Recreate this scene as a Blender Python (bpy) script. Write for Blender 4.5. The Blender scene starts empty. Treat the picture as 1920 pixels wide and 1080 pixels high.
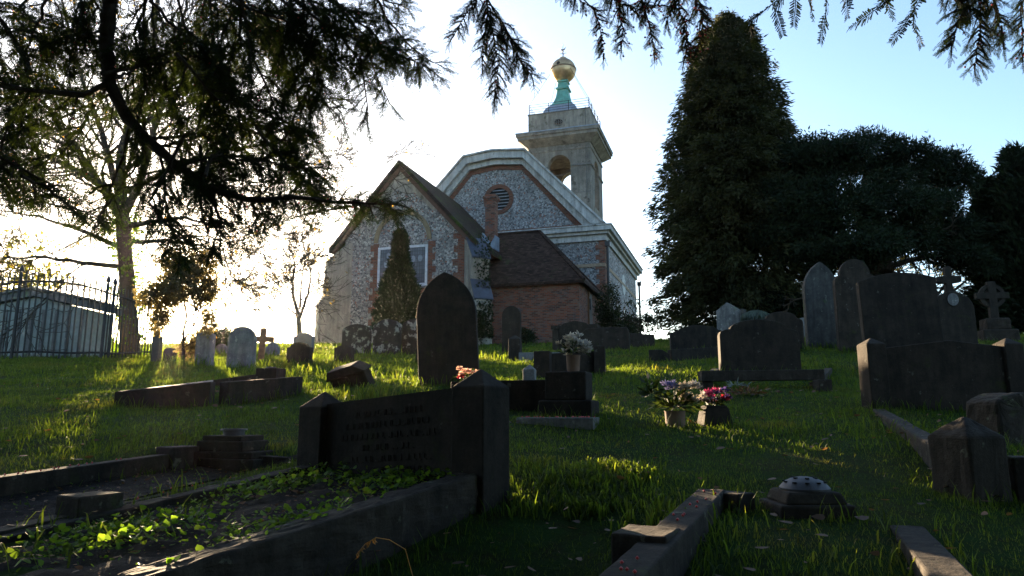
import bpy, bmesh, math, random
import numpy as np
from math import sin, cos, pi, radians, sqrt, atan2
from mathutils import Vector, Matrix
random.seed(7); RNG = np.random.default_rng(11)
SC = bpy.context.scene
COL = SC.collection
# ------------------------------------------------------------------ camera
FPX = 1321.0; PITCH = radians(9.88); CAMZ = 0.85
cc, ss = cos(PITCH), sin(PITCH)
cam = bpy.data.cameras.new('camera'); camo = bpy.data.objects.new('camera', cam); COL.objects.link(camo)
cam.sensor_width = 36; cam.lens = 36 * FPX / 1920; cam.clip_start = 0.05; cam.clip_end = 3000
camo.location = (0, 0, CAMZ); camo.rotation_euler = (pi / 2 + PITCH, 0, 0)
SC.camera = camo
# ------------------------------------------------------------------ light
SUN_EL, SUN_AZ = radians(8.2), radians(-25.7)
w = bpy.data.worlds.new('World'); SC.world = w; w.use_nodes = True
nt = w.node_tree; bg = nt.nodes['Background']
sky = nt.nodes.new('ShaderNodeTexSky'); sky.sky_type = 'NISHITA'; sky.sun_disc = False
sky.sun_elevation = SUN_EL; sky.sun_rotation = SUN_AZ; sky.air_density = 0.9; sky.dust_density = 1.3; sky.ozone_density = 2.0
nt.links.new(sky.outputs[0], bg.inputs[0]); bg.inputs[1].default_value = 0.066
sl = bpy.data.lights.new('sun', 'SUN'); so = bpy.data.objects.new('sun', sl); COL.objects.link(so)
sl.energy = 5.0; sl.angle = radians(0.55); sl.color = (1.0, 0.74, 0.46)
sd = Vector((sin(SUN_AZ) * cos(SUN_EL), cos(SUN_AZ) * cos(SUN_EL), sin(SUN_EL)))
so.rotation_euler = sd.to_track_quat('Z', 'Y').to_euler()
SC.view_settings.view_transform = 'Standard'; SC.view_settings.look = 'None'; SC.view_settings.gamma = 1
SC.view_settings.exposure = 3.05
SC.render.engine = 'CYCLES'
SC.cycles.max_bounces = 6; SC.cycles.diffuse_bounces = 3; SC.cycles.transmission_bounces = 4; SC.cycles.transparent_max_bounces = 8
# ------------------------------------------------------------------ projection helpers
def ray(px, py):
    u = (px - 960) / FPX; v = (540 - py) / FPX; dy = cc - v * ss
    return u / dy, (ss + v * cc) / dy
def W(px, py, Y):
    a, b = ray(px, py); return Vector((a * Y, Y, CAMZ + b * Y))
def Wz(px, py, z):
    a, b = ray(px, py); Y = (z - CAMZ) / b; return Vector((a * Y, Y, z))
# ------------------------------------------------------------------ terrain
PY = np.array([-60, -20, 0, 2.3, 3.6, 5.5, 8.2, 12, 16, 20, 24, 30, 36, 42, 50, 62, 80, 140, 300, 900.])
PZ = np.array([-5.5, -2.0, 0, .34, .52, .77, 1.13, 1.58, 2.02, 2.42, 2.82, 3.48, 4.18, 4.55, 4.6, 4.0, 2.0, -10, -50, -200.])
def _slopes(x, y):
    h = np.diff(x); d = np.diff(y) / h; m = np.zeros(len(x)); m[0] = d[0]; m[-1] = d[-1]
    for i in range(1, len(x) - 1):
        m[i] = 0 if d[i-1] * d[i] <= 0 else (h[i-1] + h[i]) / (h[i-1] / d[i-1] + h[i] / d[i])
    return m
PM = _slopes(PY, PZ)
def sstep(a, b, x):
    t = np.clip((x - a) / (b - a), 0, 1); return t * t * (3 - 2 * t)
def Hn(x, y):
    x = np.asarray(x, float); y = np.asarray(y, float)
    yc = np.clip(y, PY[0], PY[-1] - 1e-6); i = np.clip(np.searchsorted(PY, yc, side='right') - 1, 0, len(PY) - 2)
    h = PY[i+1] - PY[i]; t = (yc - PY[i]) / h
    z = (2*t**3-3*t**2+1)*PZ[i] + (t**3-2*t**2+t)*h*PM[i] + (-2*t**3+3*t**2)*PZ[i+1] + (t**3-t**2)*h*PM[i+1]
    z = z + 0.055 * np.clip(x, 0, 9) * sstep(8, 16, y) * (1 - sstep(26, 36, y) * .6) + .02*np.clip(x,0,9)*sstep(2.5,0,y)*0
    z = z - 0.10 * np.exp(-((x + 0.25)**2 / .35 + (y - 2.35)**2 / .5))
    n = .018*np.sin(2.1*x+.7*y)*np.sin(1.7*y-.6*x+1.3) + .012*np.sin(4.3*x-2.2*y+.5)*np.sin(3.9*y+1.1*x) + .035*np.sin(.62*x+.4)*np.sin(.8*y+.3*x)*sstep(5, 10, y)
    z = z + n * (1 - sstep(60, 120, y))
    a_ = (x+1.95)*(-.48) + (y-3.55)*(-.877); b_ = (x+1.95)*.877 - (y-3.55)*.48
    z = z - .10*sstep(.95, .75, np.abs(a_))*sstep(.42, .28, np.abs(b_))
    z = z + .035*np.exp(-((x-.35)**2/.25 + (y-3.55)**2/.12))  # low mound added so the grass tips here catch the sun
    return z - sstep(70, 200, np.abs(x)) * 8
def H(x, y): return float(Hn(x, y))
# ------------------------------------------------------------------ object helpers
def link(o, parent=None):
    COL.objects.link(o)
    if parent is not None: o.parent = parent
    return o
def tag(o, label=None, cat=None, group=None, kind=None):
    if label: o['label'] = label
    if cat: o['category'] = cat
    if group: o['group'] = group
    if kind: o['kind'] = kind
    return o
def empty(name, loc=(0, 0, 0), rz=0.0, lean=(0, 0)):
    o = bpy.data.objects.new(name, None); o.empty_display_size = .1
    o.location = loc; o.rotation_euler = (lean[0], lean[1], rz); return link(o)
def npmesh(name, V, F, m, parent=None, smooth=False):
    V = np.ascontiguousarray(V.reshape(-1, 3), dtype=np.float32); F = np.ascontiguousarray(F, dtype=np.int32)
    k = F.shape[1]; me = bpy.data.meshes.new(name); me.vertices.add(len(V)); me.vertices.foreach_set('co', V.ravel())
    me.loops.add(F.size); me.loops.foreach_set('vertex_index', F.ravel())
    me.polygons.add(len(F)); me.polygons.foreach_set('loop_start', np.arange(0, F.size, k, dtype=np.int32))
    try: me.polygons.foreach_set('loop_total', np.full(len(F), k, dtype=np.int32))
    except Exception: pass
    if smooth: me.polygons.foreach_set('use_smooth', np.ones(len(F), dtype=bool))
    me.update(calc_edges=True); me.materials.append(m)
    return link(bpy.data.objects.new(name, me), parent)
class MB:
    def __init__(s): s.v = []; s.f = []
    def add(s, vs, fs):
        b = len(s.v); s.v += [tuple(p) for p in vs]; s.f += [tuple(i + b for i in f) for f in fs]; return s
    def box(s, x0, x1, y0, y1, z0, z1, T=None):
        vs = [Vector(p) for p in ((x0,y0,z0),(x1,y0,z0),(x1,y1,z0),(x0,y1,z0),(x0,y0,z1),(x1,y0,z1),(x1,y1,z1),(x0,y1,z1))]
        if T is not None: vs = [T @ p for p in vs]
        return s.add(vs, [(0,3,2,1),(4,5,6,7),(0,1,5,4),(1,2,6,5),(2,3,7,6),(3,0,4,7)])
    def frus(s, x, y, z0, z1, a0, b0, a1, b1, ox=0, oy=0):
        vs = [(x-a0,y-b0,z0),(x+a0,y-b0,z0),(x+a0,y+b0,z0),(x-a0,y+b0,z0),(x+ox-a1,y+oy-b1,z1),(x+ox+a1,y+oy-b1,z1),(x+ox+a1,y+oy+b1,z1),(x+ox-a1,y+oy+b1,z1)]
        return s.add(vs, [(0,3,2,1),(4,5,6,7),(0,1,5,4),(1,2,6,5),(2,3,7,6),(3,0,4,7)])
    def prism(s, pts, a, b, axis='y', T=None):
        n = len(pts)
        mk = {'y': lambda p, d: Vector((p[0], d, p[1])), 'x': lambda p, d: Vector((d, p[0], p[1])), 'z': lambda p, d: Vector((p[0], p[1], d))}[axis]
        vs = [mk(p, a) for p in pts] + [mk(p, b) for p in pts]
        if T is not None: vs = [T @ p for p in vs]
        return s.add(vs, [tuple(range(n)), tuple(range(2*n-1, n-1, -1))] + [(i, i+n, (i+1) % n + n, (i+1) % n) for i in range(n)])
    def ring(s, outer, inner, a, b, axis='y', closed=True):
        n = len(outer)
        mk = {'y': lambda p, d: (p[0], d, p[1]), 'x': lambda p, d: (d, p[0], p[1])}[axis]
        vs = [mk(p, a) for p in outer] + [mk(p, a) for p in inner] + [mk(p, b) for p in outer] + [mk(p, b) for p in inner]
        fs = []
        for i in range(n if closed else n - 1):
            j = (i + 1) % n
            fs += [(i, j, n+j, n+i), (2*n+i, 3*n+i, 3*n+j, 2*n+j), (i, 2*n+i, 2*n+j, j), (n+i, n+j, 3*n+j, 3*n+i)]
        if not closed: fs += [(0, n, 3*n, 2*n), (n-1, 3*n-1, 4*n-1, 2*n-1)]
        return s.add(vs, fs)
    def tube(s, pts, rs, k=6, cap=True):
        pts = [Vector(p) for p in pts]; n = len(pts)
        if not hasattr(rs, '__len__'): rs = [rs] * n
        vs = []; up = Vector((.13, .21, 1)).normalized()
        for i, p in enumerate(pts):
            d = (pts[min(i+1, n-1)] - pts[max(i-1, 0)]); d = d.normalized() if d.length > 1e-9 else Vector((0, 0, 1))
            a = d.cross(up)
            if a.length < .05: a = d.cross(Vector((1, 0, 0)))
            a.normalize(); b = d.cross(a)
            vs += [p + (a * cos(2*pi*j/k) + b * sin(2*pi*j/k)) * rs[i] for j in range(k)]
        fs = [(i*k+j, i*k+(j+1) % k, (i+1)*k+(j+1) % k, (i+1)*k+j) for i in range(n-1) for j in range(k)]
        if cap: fs += [tuple(range(k-1, -1, -1)), tuple(range((n-1)*k, n*k))]
        return s.add(vs, fs)
    def lathe(s, prof, x=0, y=0, k=20):
        vs = [(x + r*cos(2*pi*j/k), y + r*sin(2*pi*j/k), z) for r, z in prof for j in range(k)]
        n = len(prof)
        fs = [(i*k+j, i*k+(j+1) % k, (i+1)*k+(j+1) % k, (i+1)*k+j) for i in range(n-1) for j in range(k)]
        fs += [tuple(range(k-1, -1, -1)), tuple(range((n-1)*k, n*k))]
        return s.add(vs, fs)
    def build(s, name, m, parent=None, bev=0, smooth=False, rough=0, loc=None, rz=0, lean=(0, 0)):
        me = bpy.data.meshes.new(name); me.from_pydata([tuple(p) for p in s.v], [], s.f); me.materials.append(m)
        bm = bmesh.new(); bm.from_mesh(me); bmesh.ops.recalc_face_normals(bm, faces=bm.faces)
        if smooth:
            for f in bm.faces: f.smooth = True
        bm.to_mesh(me); bm.free(); me.update()
        if smooth:
            try: me.set_sharp_from_angle(angle=radians(40))
            except Exception: pass
        o = link(bpy.data.objects.new(name, me), parent)
        if loc is not None: o.location = loc; o.rotation_euler = (lean[0], lean[1], rz)
        if bev:
            md = o.modifiers.new('bevel', 'BEVEL'); md.width = bev; md.segments = 2; md.limit_method = 'ANGLE'; md.angle_limit = radians(25)
        if rough:
            sb = o.modifiers.new('sub', 'SUBSURF'); sb.subdivision_type = 'SIMPLE'; sb.levels = sb.render_levels = (5 if name == 'kerb' else 3)
            tx = bpy.data.textures.get('wear') or bpy.data.textures.new('wear', 'CLOUDS'); tx.noise_scale = .05
            dm = o.modifiers.new('wear', 'DISPLACE'); dm.texture = tx; dm.strength = rough*(.6 if name == 'kerb' else 1); dm.texture_coords = 'GLOBAL'; dm.mid_level = .5
        return o
# ------------------------------------------------------------------ materials
def newmat(name):
    m = bpy.data.materials.new(name); m.use_nodes = True; n = m.node_tree.nodes; p = n['Principled BSDF']; return m, m.node_tree, p
def ramp(nt, fac, stops, interp='LINEAR'):
    r = nt.nodes.new('ShaderNodeValToRGB'); r.color_ramp.interpolation = interp; e = r.color_ramp.elements
    while len(e) > 1: e.remove(e[-1])
    e[0].position = stops[0][0]; e[0].color = (*stops[0][1], 1)
    for p, c in stops[1:]:
        q = e.new(p); q.color = (*c, 1)
    nt.links.new(fac, r.inputs[0]); return r.outputs[0]
def noise(nt, vec, scale, detail=4, rough=.6):
    n = nt.nodes.new('ShaderNodeTexNoise'); n.inputs['Scale'].default_value = scale; n.inputs['Detail'].default_value = detail; n.inputs['Roughness'].default_value = rough
    if vec is not None: nt.links.new(vec, n.inputs['Vector'])
    return n.outputs['Fac']
def mixc(nt, fac, a, b, mode='MIX'):
    m = nt.nodes.new('ShaderNodeMix'); m.data_type = 'RGBA'; m.blend_type = mode
    if isinstance(fac, (int, float)): m.inputs[0].default_value = fac
    else: nt.links.new(fac, m.inputs[0])
    for s, q in ((m.inputs[6], a), (m.inputs[7], b)):
        if isinstance(q, tuple): s.default_value = (*q, 1)
        else: nt.links.new(q, s)
    return m.outputs[2]
def bump(nt, p, h, strength=.5, dist=.01):
    b = nt.nodes.new('ShaderNodeBump'); b.inputs['Strength'].default_value = strength; b.inputs['Distance'].default_value = dist
    nt.links.new(h, b.inputs['Height']); nt.links.new(b.outputs[0], p.inputs['Normal'])
def texco(nt, which='Object'):
    t = nt.nodes.new('ShaderNodeTexCoord'); return t.outputs[which]
def math_(nt, op, a, b):
    m = nt.nodes.new('ShaderNodeMath'); m.operation = op
    for s, q in ((m.inputs[0], a), (m.inputs[1], b)):
        if isinstance(q, (int, float)): s.default_value = q
        else: nt.links.new(q, s)
    return m.outputs[0]
def M_stone(name, c1, c2, lichen=(.35, .36, .3), lam=.62, scale=7, rough=.9, bd=.006, lsc=11, streak=.5, moss=.6):
    m, nt, p = newmat(name); co = texco(nt)
    oi = nt.nodes.new('ShaderNodeObjectInfo')
    va = nt.nodes.new('ShaderNodeVectorMath'); va.operation = 'ADD'; nt.links.new(co, va.inputs[0])
    cb = nt.nodes.new('ShaderNodeCombineXYZ'); nt.links.new(math_(nt, 'MULTIPLY', oi.outputs['Random'], 37.), cb.inputs[0]); nt.links.new(cb.outputs[0], va.inputs[1])
    v = va.outputs[0]
    base = ramp(nt, noise(nt, v, scale, 6, .65), [(.3, c1), (.7, c2)])
    fine = noise(nt, v, scale * 9, 4, .7)
    base = mixc(nt, .35, base, ramp(nt, fine, [(.3, (.35, .35, .35)), (.7, (1.5, 1.5, 1.5))]), 'MULTIPLY')
    lf = ramp(nt, noise(nt, v, lsc, 5, .62), [(lam, (0, 0, 0)), (lam + .05, (1, 1, 1))])
    base = mixc(nt, lf, base, lichen)
    mp = nt.nodes.new('ShaderNodeMapping'); mp.inputs['Scale'].default_value = (1, 1, .12); nt.links.new(v, mp.inputs['Vector'])
    st = ramp(nt, noise(nt, mp.outputs[0], scale*1.6, 4, .65), [(.35, (1-streak*.75,)*3), (.62, (1.1, 1.1, 1.1))]); base = mixc(nt, 1., base, st, 'MULTIPLY')
    if moss: base = mixc(nt, ramp(nt, noise(nt, v, scale*.55, 6, .7), [(moss, (0, 0, 0)), (moss+.1, (.8, .8, .8))]), base, (c2[0]*.75, c2[1]*1.15, c2[2]*.45))
    nt.links.new(base, p.inputs['Base Color']); p.inputs['Roughness'].default_value = rough; p.inputs['Specular IOR Level'].default_value = .25
    h = math_(nt, 'ADD', noise(nt, v, scale * 3, 6, .7), math_(nt, 'MULTIPLY', fine, .5))
    bump(nt, p, h, .8, bd); return m
def M_plain(name, c, rough=.6, metal=0, var=.25, sc=6, spec=.4):
    m, nt, p = newmat(name)
    base = ramp(nt, noise(nt, texco(nt), sc, 5, .6), [(.3, tuple(q*(1-var) for q in c)), (.7, tuple(q*(1+var) for q in c))])
    nt.links.new(base, p.inputs['Base Color']); p.inputs['Roughness'].default_value = rough; p.inputs['Metallic'].default_value = metal; p.inputs['Specular IOR Level'].default_value = spec
    bump(nt, p, noise(nt, texco(nt), sc*6, 4), .3, .005); return m
def M_leaf(name, stops, trans=.45, sc=3., rough=.55, tcol=None, spec=.3):
    m, nt, p = newmat(name); g = nt.nodes.new('ShaderNodeNewGeometry')
    base = ramp(nt, noise(nt, g.outputs['Position'], sc, 3, .7), stops)
    rnd = ramp(nt, g.outputs['Random Per Island'], [(0, (.6, .6, .6)), (1, (1.45, 1.4, 1.3))])
    base = mixc(nt, 1., base, rnd, 'MULTIPLY')
    nt.links.new(base, p.inputs['Base Color']); p.inputs['Roughness'].default_value = rough; p.inputs['Specular IOR Level'].default_value = spec
    tr = nt.nodes.new('ShaderNodeBsdfTranslucent')
    nt.links.new(mixc(nt, 1., base, tcol or (1.7, 1.6, .7), 'MULTIPLY'), tr.inputs[0])
    mx = nt.nodes.new('ShaderNodeMixShader'); mx.inputs[0].default_value = trans
    nt.links.new(p.outputs[0], mx.inputs[1]); nt.links.new(tr.outputs[0], mx.inputs[2])
    nt.links.new(mx.outputs[0], nt.nodes['Material Output'].inputs[0]); return m
def wallvec(nt, sx=1., sz=1.):
    co = texco(nt); s = nt.nodes.new('ShaderNodeSeparateXYZ'); nt.links.new(co, s.inputs[0])
    c = nt.nodes.new('ShaderNodeCombineXYZ'); nt.links.new(math_(nt, 'MULTIPLY', math_(nt, 'ADD', s.outputs[0], s.outputs[1]), sx), c.inputs[0])
    nt.links.new(math_(nt, 'MULTIPLY', s.outputs[2], sz), c.inputs[1]); return co, c.outputs[0]
def M_brick(name, cols, mortar, mix2=None, scale=1.):
    m, nt, p = newmat(name); co, v = wallvec(nt)
    b = nt.nodes.new('ShaderNodeTexBrick'); nt.links.new(v, b.inputs['Vector'])
    b.inputs['Scale'].default_value = 1.; b.inputs['Brick Width'].default_value = .235*scale; b.inputs['Row Height'].default_value = .082*scale
    b.inputs['Mortar Size'].default_value = .012*scale; b.inputs['Mortar Smooth'].default_value = .2; b.inputs['Bias'].default_value = 0
    b.inputs['Color1'].default_value = (0, 0, 0, 1); b.inputs['Color2'].default_value = (1, 1, 1, 1); b.inputs['Mortar'].default_value = (.5, .5, .5, 1)
    big = noise(nt, co, .9, 4, .6)
    sel = math_(nt, 'ADD', math_(nt, 'MULTIPLY', b.outputs['Color'], .75), math_(nt, 'MULTIPLY', big, .5))
    base = ramp(nt, sel, [(.12, cols[0]), (.45, cols[1]), (.7, cols[2]), (.95, cols[3])])
    base = mixc(nt, ramp(nt, noise(nt, co, 2.2, 5, .7), [(.5, (0, 0, 0)), (.7, (.7, .7, .7))]), base, mix2 or cols[0])
    base = mixc(nt, b.outputs['Fac'], base, mortar)
    nt.links.new(base, p.inputs['Base Color']); p.inputs['Roughness'].default_value = .9; p.inputs['Specular IOR Level'].default_value = .2
    inv = math_(nt, 'SUBTRACT', 1., b.outputs['Fac']); bump(nt, p, math_(nt, 'ADD', inv, math_(nt, 'MULTIPLY', noise(nt, co, 40, 3), .4)), .6, .012); return m
def M_flint(name, stops, mortar, scale=8., edge=.07):
    m, nt, p = newmat(name); co = texco(nt)
    wn = nt.nodes.new('ShaderNodeTexNoise'); wn.inputs['Scale'].default_value = 4.; nt.links.new(co, wn.inputs['Vector'])
    vv = mixc(nt, .06, co, wn.outputs['Color'])
    def vor(feat):
        v = nt.nodes.new('ShaderNodeTexVoronoi'); v.feature = feat; v.inputs['Scale'].default_value = scale; nt.links.new(vv, v.inputs['Vector']); return v
    v1 = vor('F1'); v2 = vor('DISTANCE_TO_EDGE')
    s = nt.nodes.new('ShaderNodeSeparateColor'); nt.links.new(v1.outputs['Color'], s.inputs[0])
    base = ramp(nt, s.outputs[0], stops, 'CONSTANT')
    big = ramp(nt, noise(nt, co, .8, 4), [(.3, (.75, .75, .75)), (.7, (1.25, 1.25, 1.25))]); base = mixc(nt, 1., base, big, 'MULTIPLY')
    red = ramp(nt, s.outputs[1], [(.0, (1, 1, 1)), (.06, (0, 0, 0))], 'CONSTANT'); base = mixc(nt, red, base, (.22, .09, .06))
    mo = ramp(nt, v2.outputs['Distance'], [(edge*.4, (1, 1, 1)), (edge, (0, 0, 0))])
    base = mixc(nt, mo, base, mortar)
    nt.links.new(base, p.inputs['Base Color']); p.inputs['Roughness'].default_value = .75
    bump(nt, p, v2.outputs['Distance'], 1., .06); return m
def M_roof(name, c1, c2, moss, mamt=.5):
    m, nt, p = newmat(name); co, v = wallvec(nt, 1., 1.)
    b = nt.nodes.new('ShaderNodeTexBrick'); nt.links.new(v, b.inputs['Vector']); b.inputs['Scale'].default_value = 1.
    b.inputs['Brick Width'].default_value = .19; b.inputs['Row Height'].default_value = .085; b.inputs['Mortar Size'].default_value = .008
    b.inputs['Color1'].default_value = (0, 0, 0, 1); b.inputs['Color2'].default_value = (1, 1, 1, 1); b.inputs['Mortar'].default_value = (0, 0, 0, 1)
    base = ramp(nt, math_(nt, 'ADD', math_(nt, 'MULTIPLY', b.outputs['Color'], .5), math_(nt, 'MULTIPLY', noise(nt, co, 3., 5, .7), .5)), [(.2, c1), (.8, c2)])
    base = mixc(nt, ramp(nt, noise(nt, co, 1.3, 6, .7), [(mamt, (0, 0, 0)), (mamt + .15, (1, 1, 1))]), base, moss)
    nt.links.new(base, p.inputs['Base Color']); p.inputs['Roughness'].default_value = .95; p.inputs['Specular IOR Level'].default_value = .15
    bump(nt, p, math_(nt, 'ADD', math_(nt, 'SUBTRACT', 1., b.outputs['Fac']), noise(nt, co, 12, 5)), .8, .03); return m

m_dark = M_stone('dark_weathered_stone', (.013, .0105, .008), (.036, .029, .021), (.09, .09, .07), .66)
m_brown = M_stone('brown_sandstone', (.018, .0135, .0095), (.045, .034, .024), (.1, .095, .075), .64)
m_mid = M_stone('shaded_grey_stone', (.035, .035, .033), (.08, .078, .07), (.12, .12, .1), .62)  # darker copy of the grey stone, tree shade put into its colour
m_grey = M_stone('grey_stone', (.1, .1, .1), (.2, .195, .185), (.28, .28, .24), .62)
m_pale = M_stone('pale_limestone', (.3, .29, .27), (.5, .49, .45), (.15, .16, .12), .66)
m_lich = M_stone('lichen_stone', (.02, .016, .013), (.05, .04, .03), (.24, .24, .21), .55, lsc=7)
m_kerb = M_stone('kerb_stone', (.02, .016, .012), (.056, .046, .034), (.11, .11, .08), .63, scale=9)
m_terra = M_plain('terracotta_pot', (.19, .12, .085), .85)
m_zinc = M_plain('grey_metal_dome', (.1, .1, .11), .6, .3)
m_hole = M_plain('dark_hole', (.006, .006, .006), .9)
m_wood = M_plain('weathered_oak', (.16, .08, .035), .8, 0, .4, 14)
m_flint = M_flint('coarse_flint', [(0, (.06, .06, .065)), (.18, (.13, .13, .135)), (.4, (.22, .215, .205)), (.65, (.3, .29, .275)), (.87, (.42, .41, .39))], (.2, .185, .165), 13.)
m_flint2 = M_flint('knapped_flint', [(0, (.07, .07, .075)), (.25, (.16, .16, .165)), (.5, (.25, .25, .25)), (.8, (.36, .36, .36))], (.22, .21, .2), 12.)
m_flint3 = M_flint('side_flint', [(0, (.05, .05, .06)), (.3, (.16, .16, .17)), (.6, (.28, .28, .28)), (.85, (.42, .42, .42))], (.22, .21, .2), 9.)
m_brick = M_brick('red_brick', [(.05, .032, .028), (.14, .045, .026), (.26, .075, .038), (.2, .11, .075)], (.14, .12, .1), (.1, .1, .11))
m_brickr = M_brick('orange_red_brick', [(.07, .026, .016), (.15, .044, .022), (.21, .062, .03), (.15, .075, .045)], (.13, .11, .095))
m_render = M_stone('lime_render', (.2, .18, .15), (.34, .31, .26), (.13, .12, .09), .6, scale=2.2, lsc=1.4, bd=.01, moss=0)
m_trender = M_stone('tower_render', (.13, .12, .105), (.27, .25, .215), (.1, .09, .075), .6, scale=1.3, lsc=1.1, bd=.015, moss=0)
m_white = M_stone('white_cornice_paint', (.36, .355, .34), (.56, .55, .53), (.25, .25, .23), .6, scale=2.5, lsc=2.5, bd=.004, moss=0)
m_slate = M_plain('blue_slate', (.05, .06, .085), .5, 0, .3, 3)
m_lead = M_plain('lead_sheet', (.22, .27, .33), .45, .3, .25, 3)
m_copper = M_plain('green_copper', (.09, .33, .27), .6, .1, .3, 2.5)
m_iron = M_plain('dark_iron', (.03, .03, .03), .5, .5)
m_black = M_plain('black_pipe_paint', (.015, .015, .018), .4)
m_roof = M_roof('old_clay_tiles', (.018, .011, .009), (.085, .05, .036), (.045, .055, .02), .58)
m_roofm = M_roof('mossy_clay_tiles', (.02, .015, .012), (.05, .036, .028), (.05, .075, .012), .52)
m_bark = M_stone('bark', (.03, .024, .016), (.07, .055, .038), (.05, .06, .025), .6, scale=5, bd=.03)
m_barkd = M_stone('dark_bark', (.025, .018, .013), (.06, .045, .03), (.05, .05, .03), .66, scale=8, bd=.02)
m_gwhite = M_plain('painted_tomb_panel', (.24, .27, .25), .8)
def goldmat():
    m, nt, p = newmat('gilded_copper'); co = texco(nt)
    base = ramp(nt, noise(nt, co, 1.5, 5, .6), [(.35, (.35, .22, .12)), (.65, (.62, .44, .24))])
    nt.links.new(base, p.inputs['Base Color']); p.inputs['Metallic'].default_value = .85; p.inputs['Roughness'].default_value = .45
    bump(nt, p, noise(nt, co, 2.5, 4), .4, .05); return m
m_gold = goldmat()
def glassmat():
    m, nt, p = newmat('leaded_glass'); co = texco(nt)
    b = nt.nodes.new('ShaderNodeTexBrick'); c, v = wallvec(nt); nt.links.new(v, b.inputs['Vector']); b.offset = 0; b.inputs['Scale'].default_value = 1
    b.inputs['Brick Width'].default_value = .14; b.inputs['Row Height'].default_value = .2; b.inputs['Mortar Size'].default_value = .01
    b.inputs['Color1'].default_value = (.035, .045, .065, 1); b.inputs['Color2'].default_value = (.07, .085, .11, 1); b.inputs['Mortar'].default_value = (.01, .01, .01, 1)
    nt.links.new(b.outputs['Color'], p.inputs['Base Color']); p.inputs['Roughness'].default_value = .3; return m
m_glass = glassmat(); m_pglass = M_plain('pale_glass', (.16, .2, .24), .3)
m_grass = M_leaf('grass_blades', [(.25, (.019, .043, .012)), (.55, (.032, .064, .018)), (.75, (.06, .068, .028))], .5, 1.2, .6, tcol=(5.2, 3.7, 1.0), spec=.15)
m_lawn = None
def groundmat():
    m, nt, p = newmat('turf'); g = nt.nodes.new('ShaderNodeNewGeometry'); P = g.outputs['Position']
    base = ramp(nt, noise(nt, P, .8, 5, .65), [(.3, (.018, .03, .008)), (.5, (.025, .055, .012)), (.72, (.045, .05, .018))])
    base = mixc(nt, ramp(nt, noise(nt, P, 9, 5, .7), [(.45, (0, 0, 0)), (.75, (.8, .8, .8))]), base, (.03, .022, .012))
    nt.links.new(base, p.inputs['Base Color']); p.inputs['Roughness'].default_value = 1; p.inputs['Specular IOR Level'].default_value = .05
    bump(nt, p, noise(nt, P, 30, 5, .75), .9, .03); return m
m_ground = groundmat()
m_soil = M_stone('grave_soil', (.012, .009, .007), (.035, .026, .02), (.05, .045, .04), .64, scale=25, bd=.02, lsc=40)
m_yew = M_leaf('yew_needles', [(.3, (.009, .017, .007)), (.65, (.02, .032, .011)), (.85, (.05, .035, .016))], .3, 2., .65, spec=.12)
m_yewfar = M_leaf('far_yew_needles', [(.3, (.006, .013, .006)), (.7, (.014, .024, .01))], .15, .8, .7, spec=.15)
m_con = M_leaf('cypress_foliage', [(.3, (.016, .022, .009)), (.7, (.042, .044, .016))], .25, .5, .7, spec=.15)
m_thuja = M_leaf('thuja_foliage', [(.3, (.008, .022, .006)), (.7, (.02, .042, .012))], .06, 1.5, .7, spec=.1)
m_shrub = M_leaf('shrub_leaves', [(.3, (.01, .02, .007)), (.7, (.025, .04, .012))], .35, 1.5)
m_yel = M_leaf('autumn_leaves', [(.3, (.18, .13, .03)), (.7, (.3, .2, .06))], .6, 1.5)
m_yg = M_leaf('yellow_green_leaves', [(.3, (.05, .07, .012)), (.7, (.16, .15, .03))], .5, 1.5)
m_ivy = M_leaf('ivy_leaves', [(.3, (.04, .1, .015)), (.6, (.08, .15, .03)), (.8, (.18, .11, .05))], .5, 6., .55, tcol=(2.3, 2.0, .6), spec=.15)
m_brownleaf = M_leaf('fallen_leaves', [(.3, (.1, .05, .03)), (.7, (.16, .09, .05))], .3, 5.)
m_berry = M_plain('red_berry', (.45, .03, .03), .35)
def M_petal(name, c):
    return M_leaf(name, [(.3, tuple(q*.85 for q in c)), (.7, c)], .4, 20, .6, tcol=(1.1, 1.05, .95))
m_pwhite = M_petal('white_petals', (.55, .53, .5)); m_pblue = M_petal('lilac_petals', (.2, .2, .42)); m_ppink = M_petal('pink_petals', (.4, .04, .15))
m_pcream = M_petal('cream_petals', (.48, .43, .34)); m_pred = M_petal('crimson_petals', (.4, .03, .06)); m_pnavy = M_petal('violet_petals', (.08, .055, .2))
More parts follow.
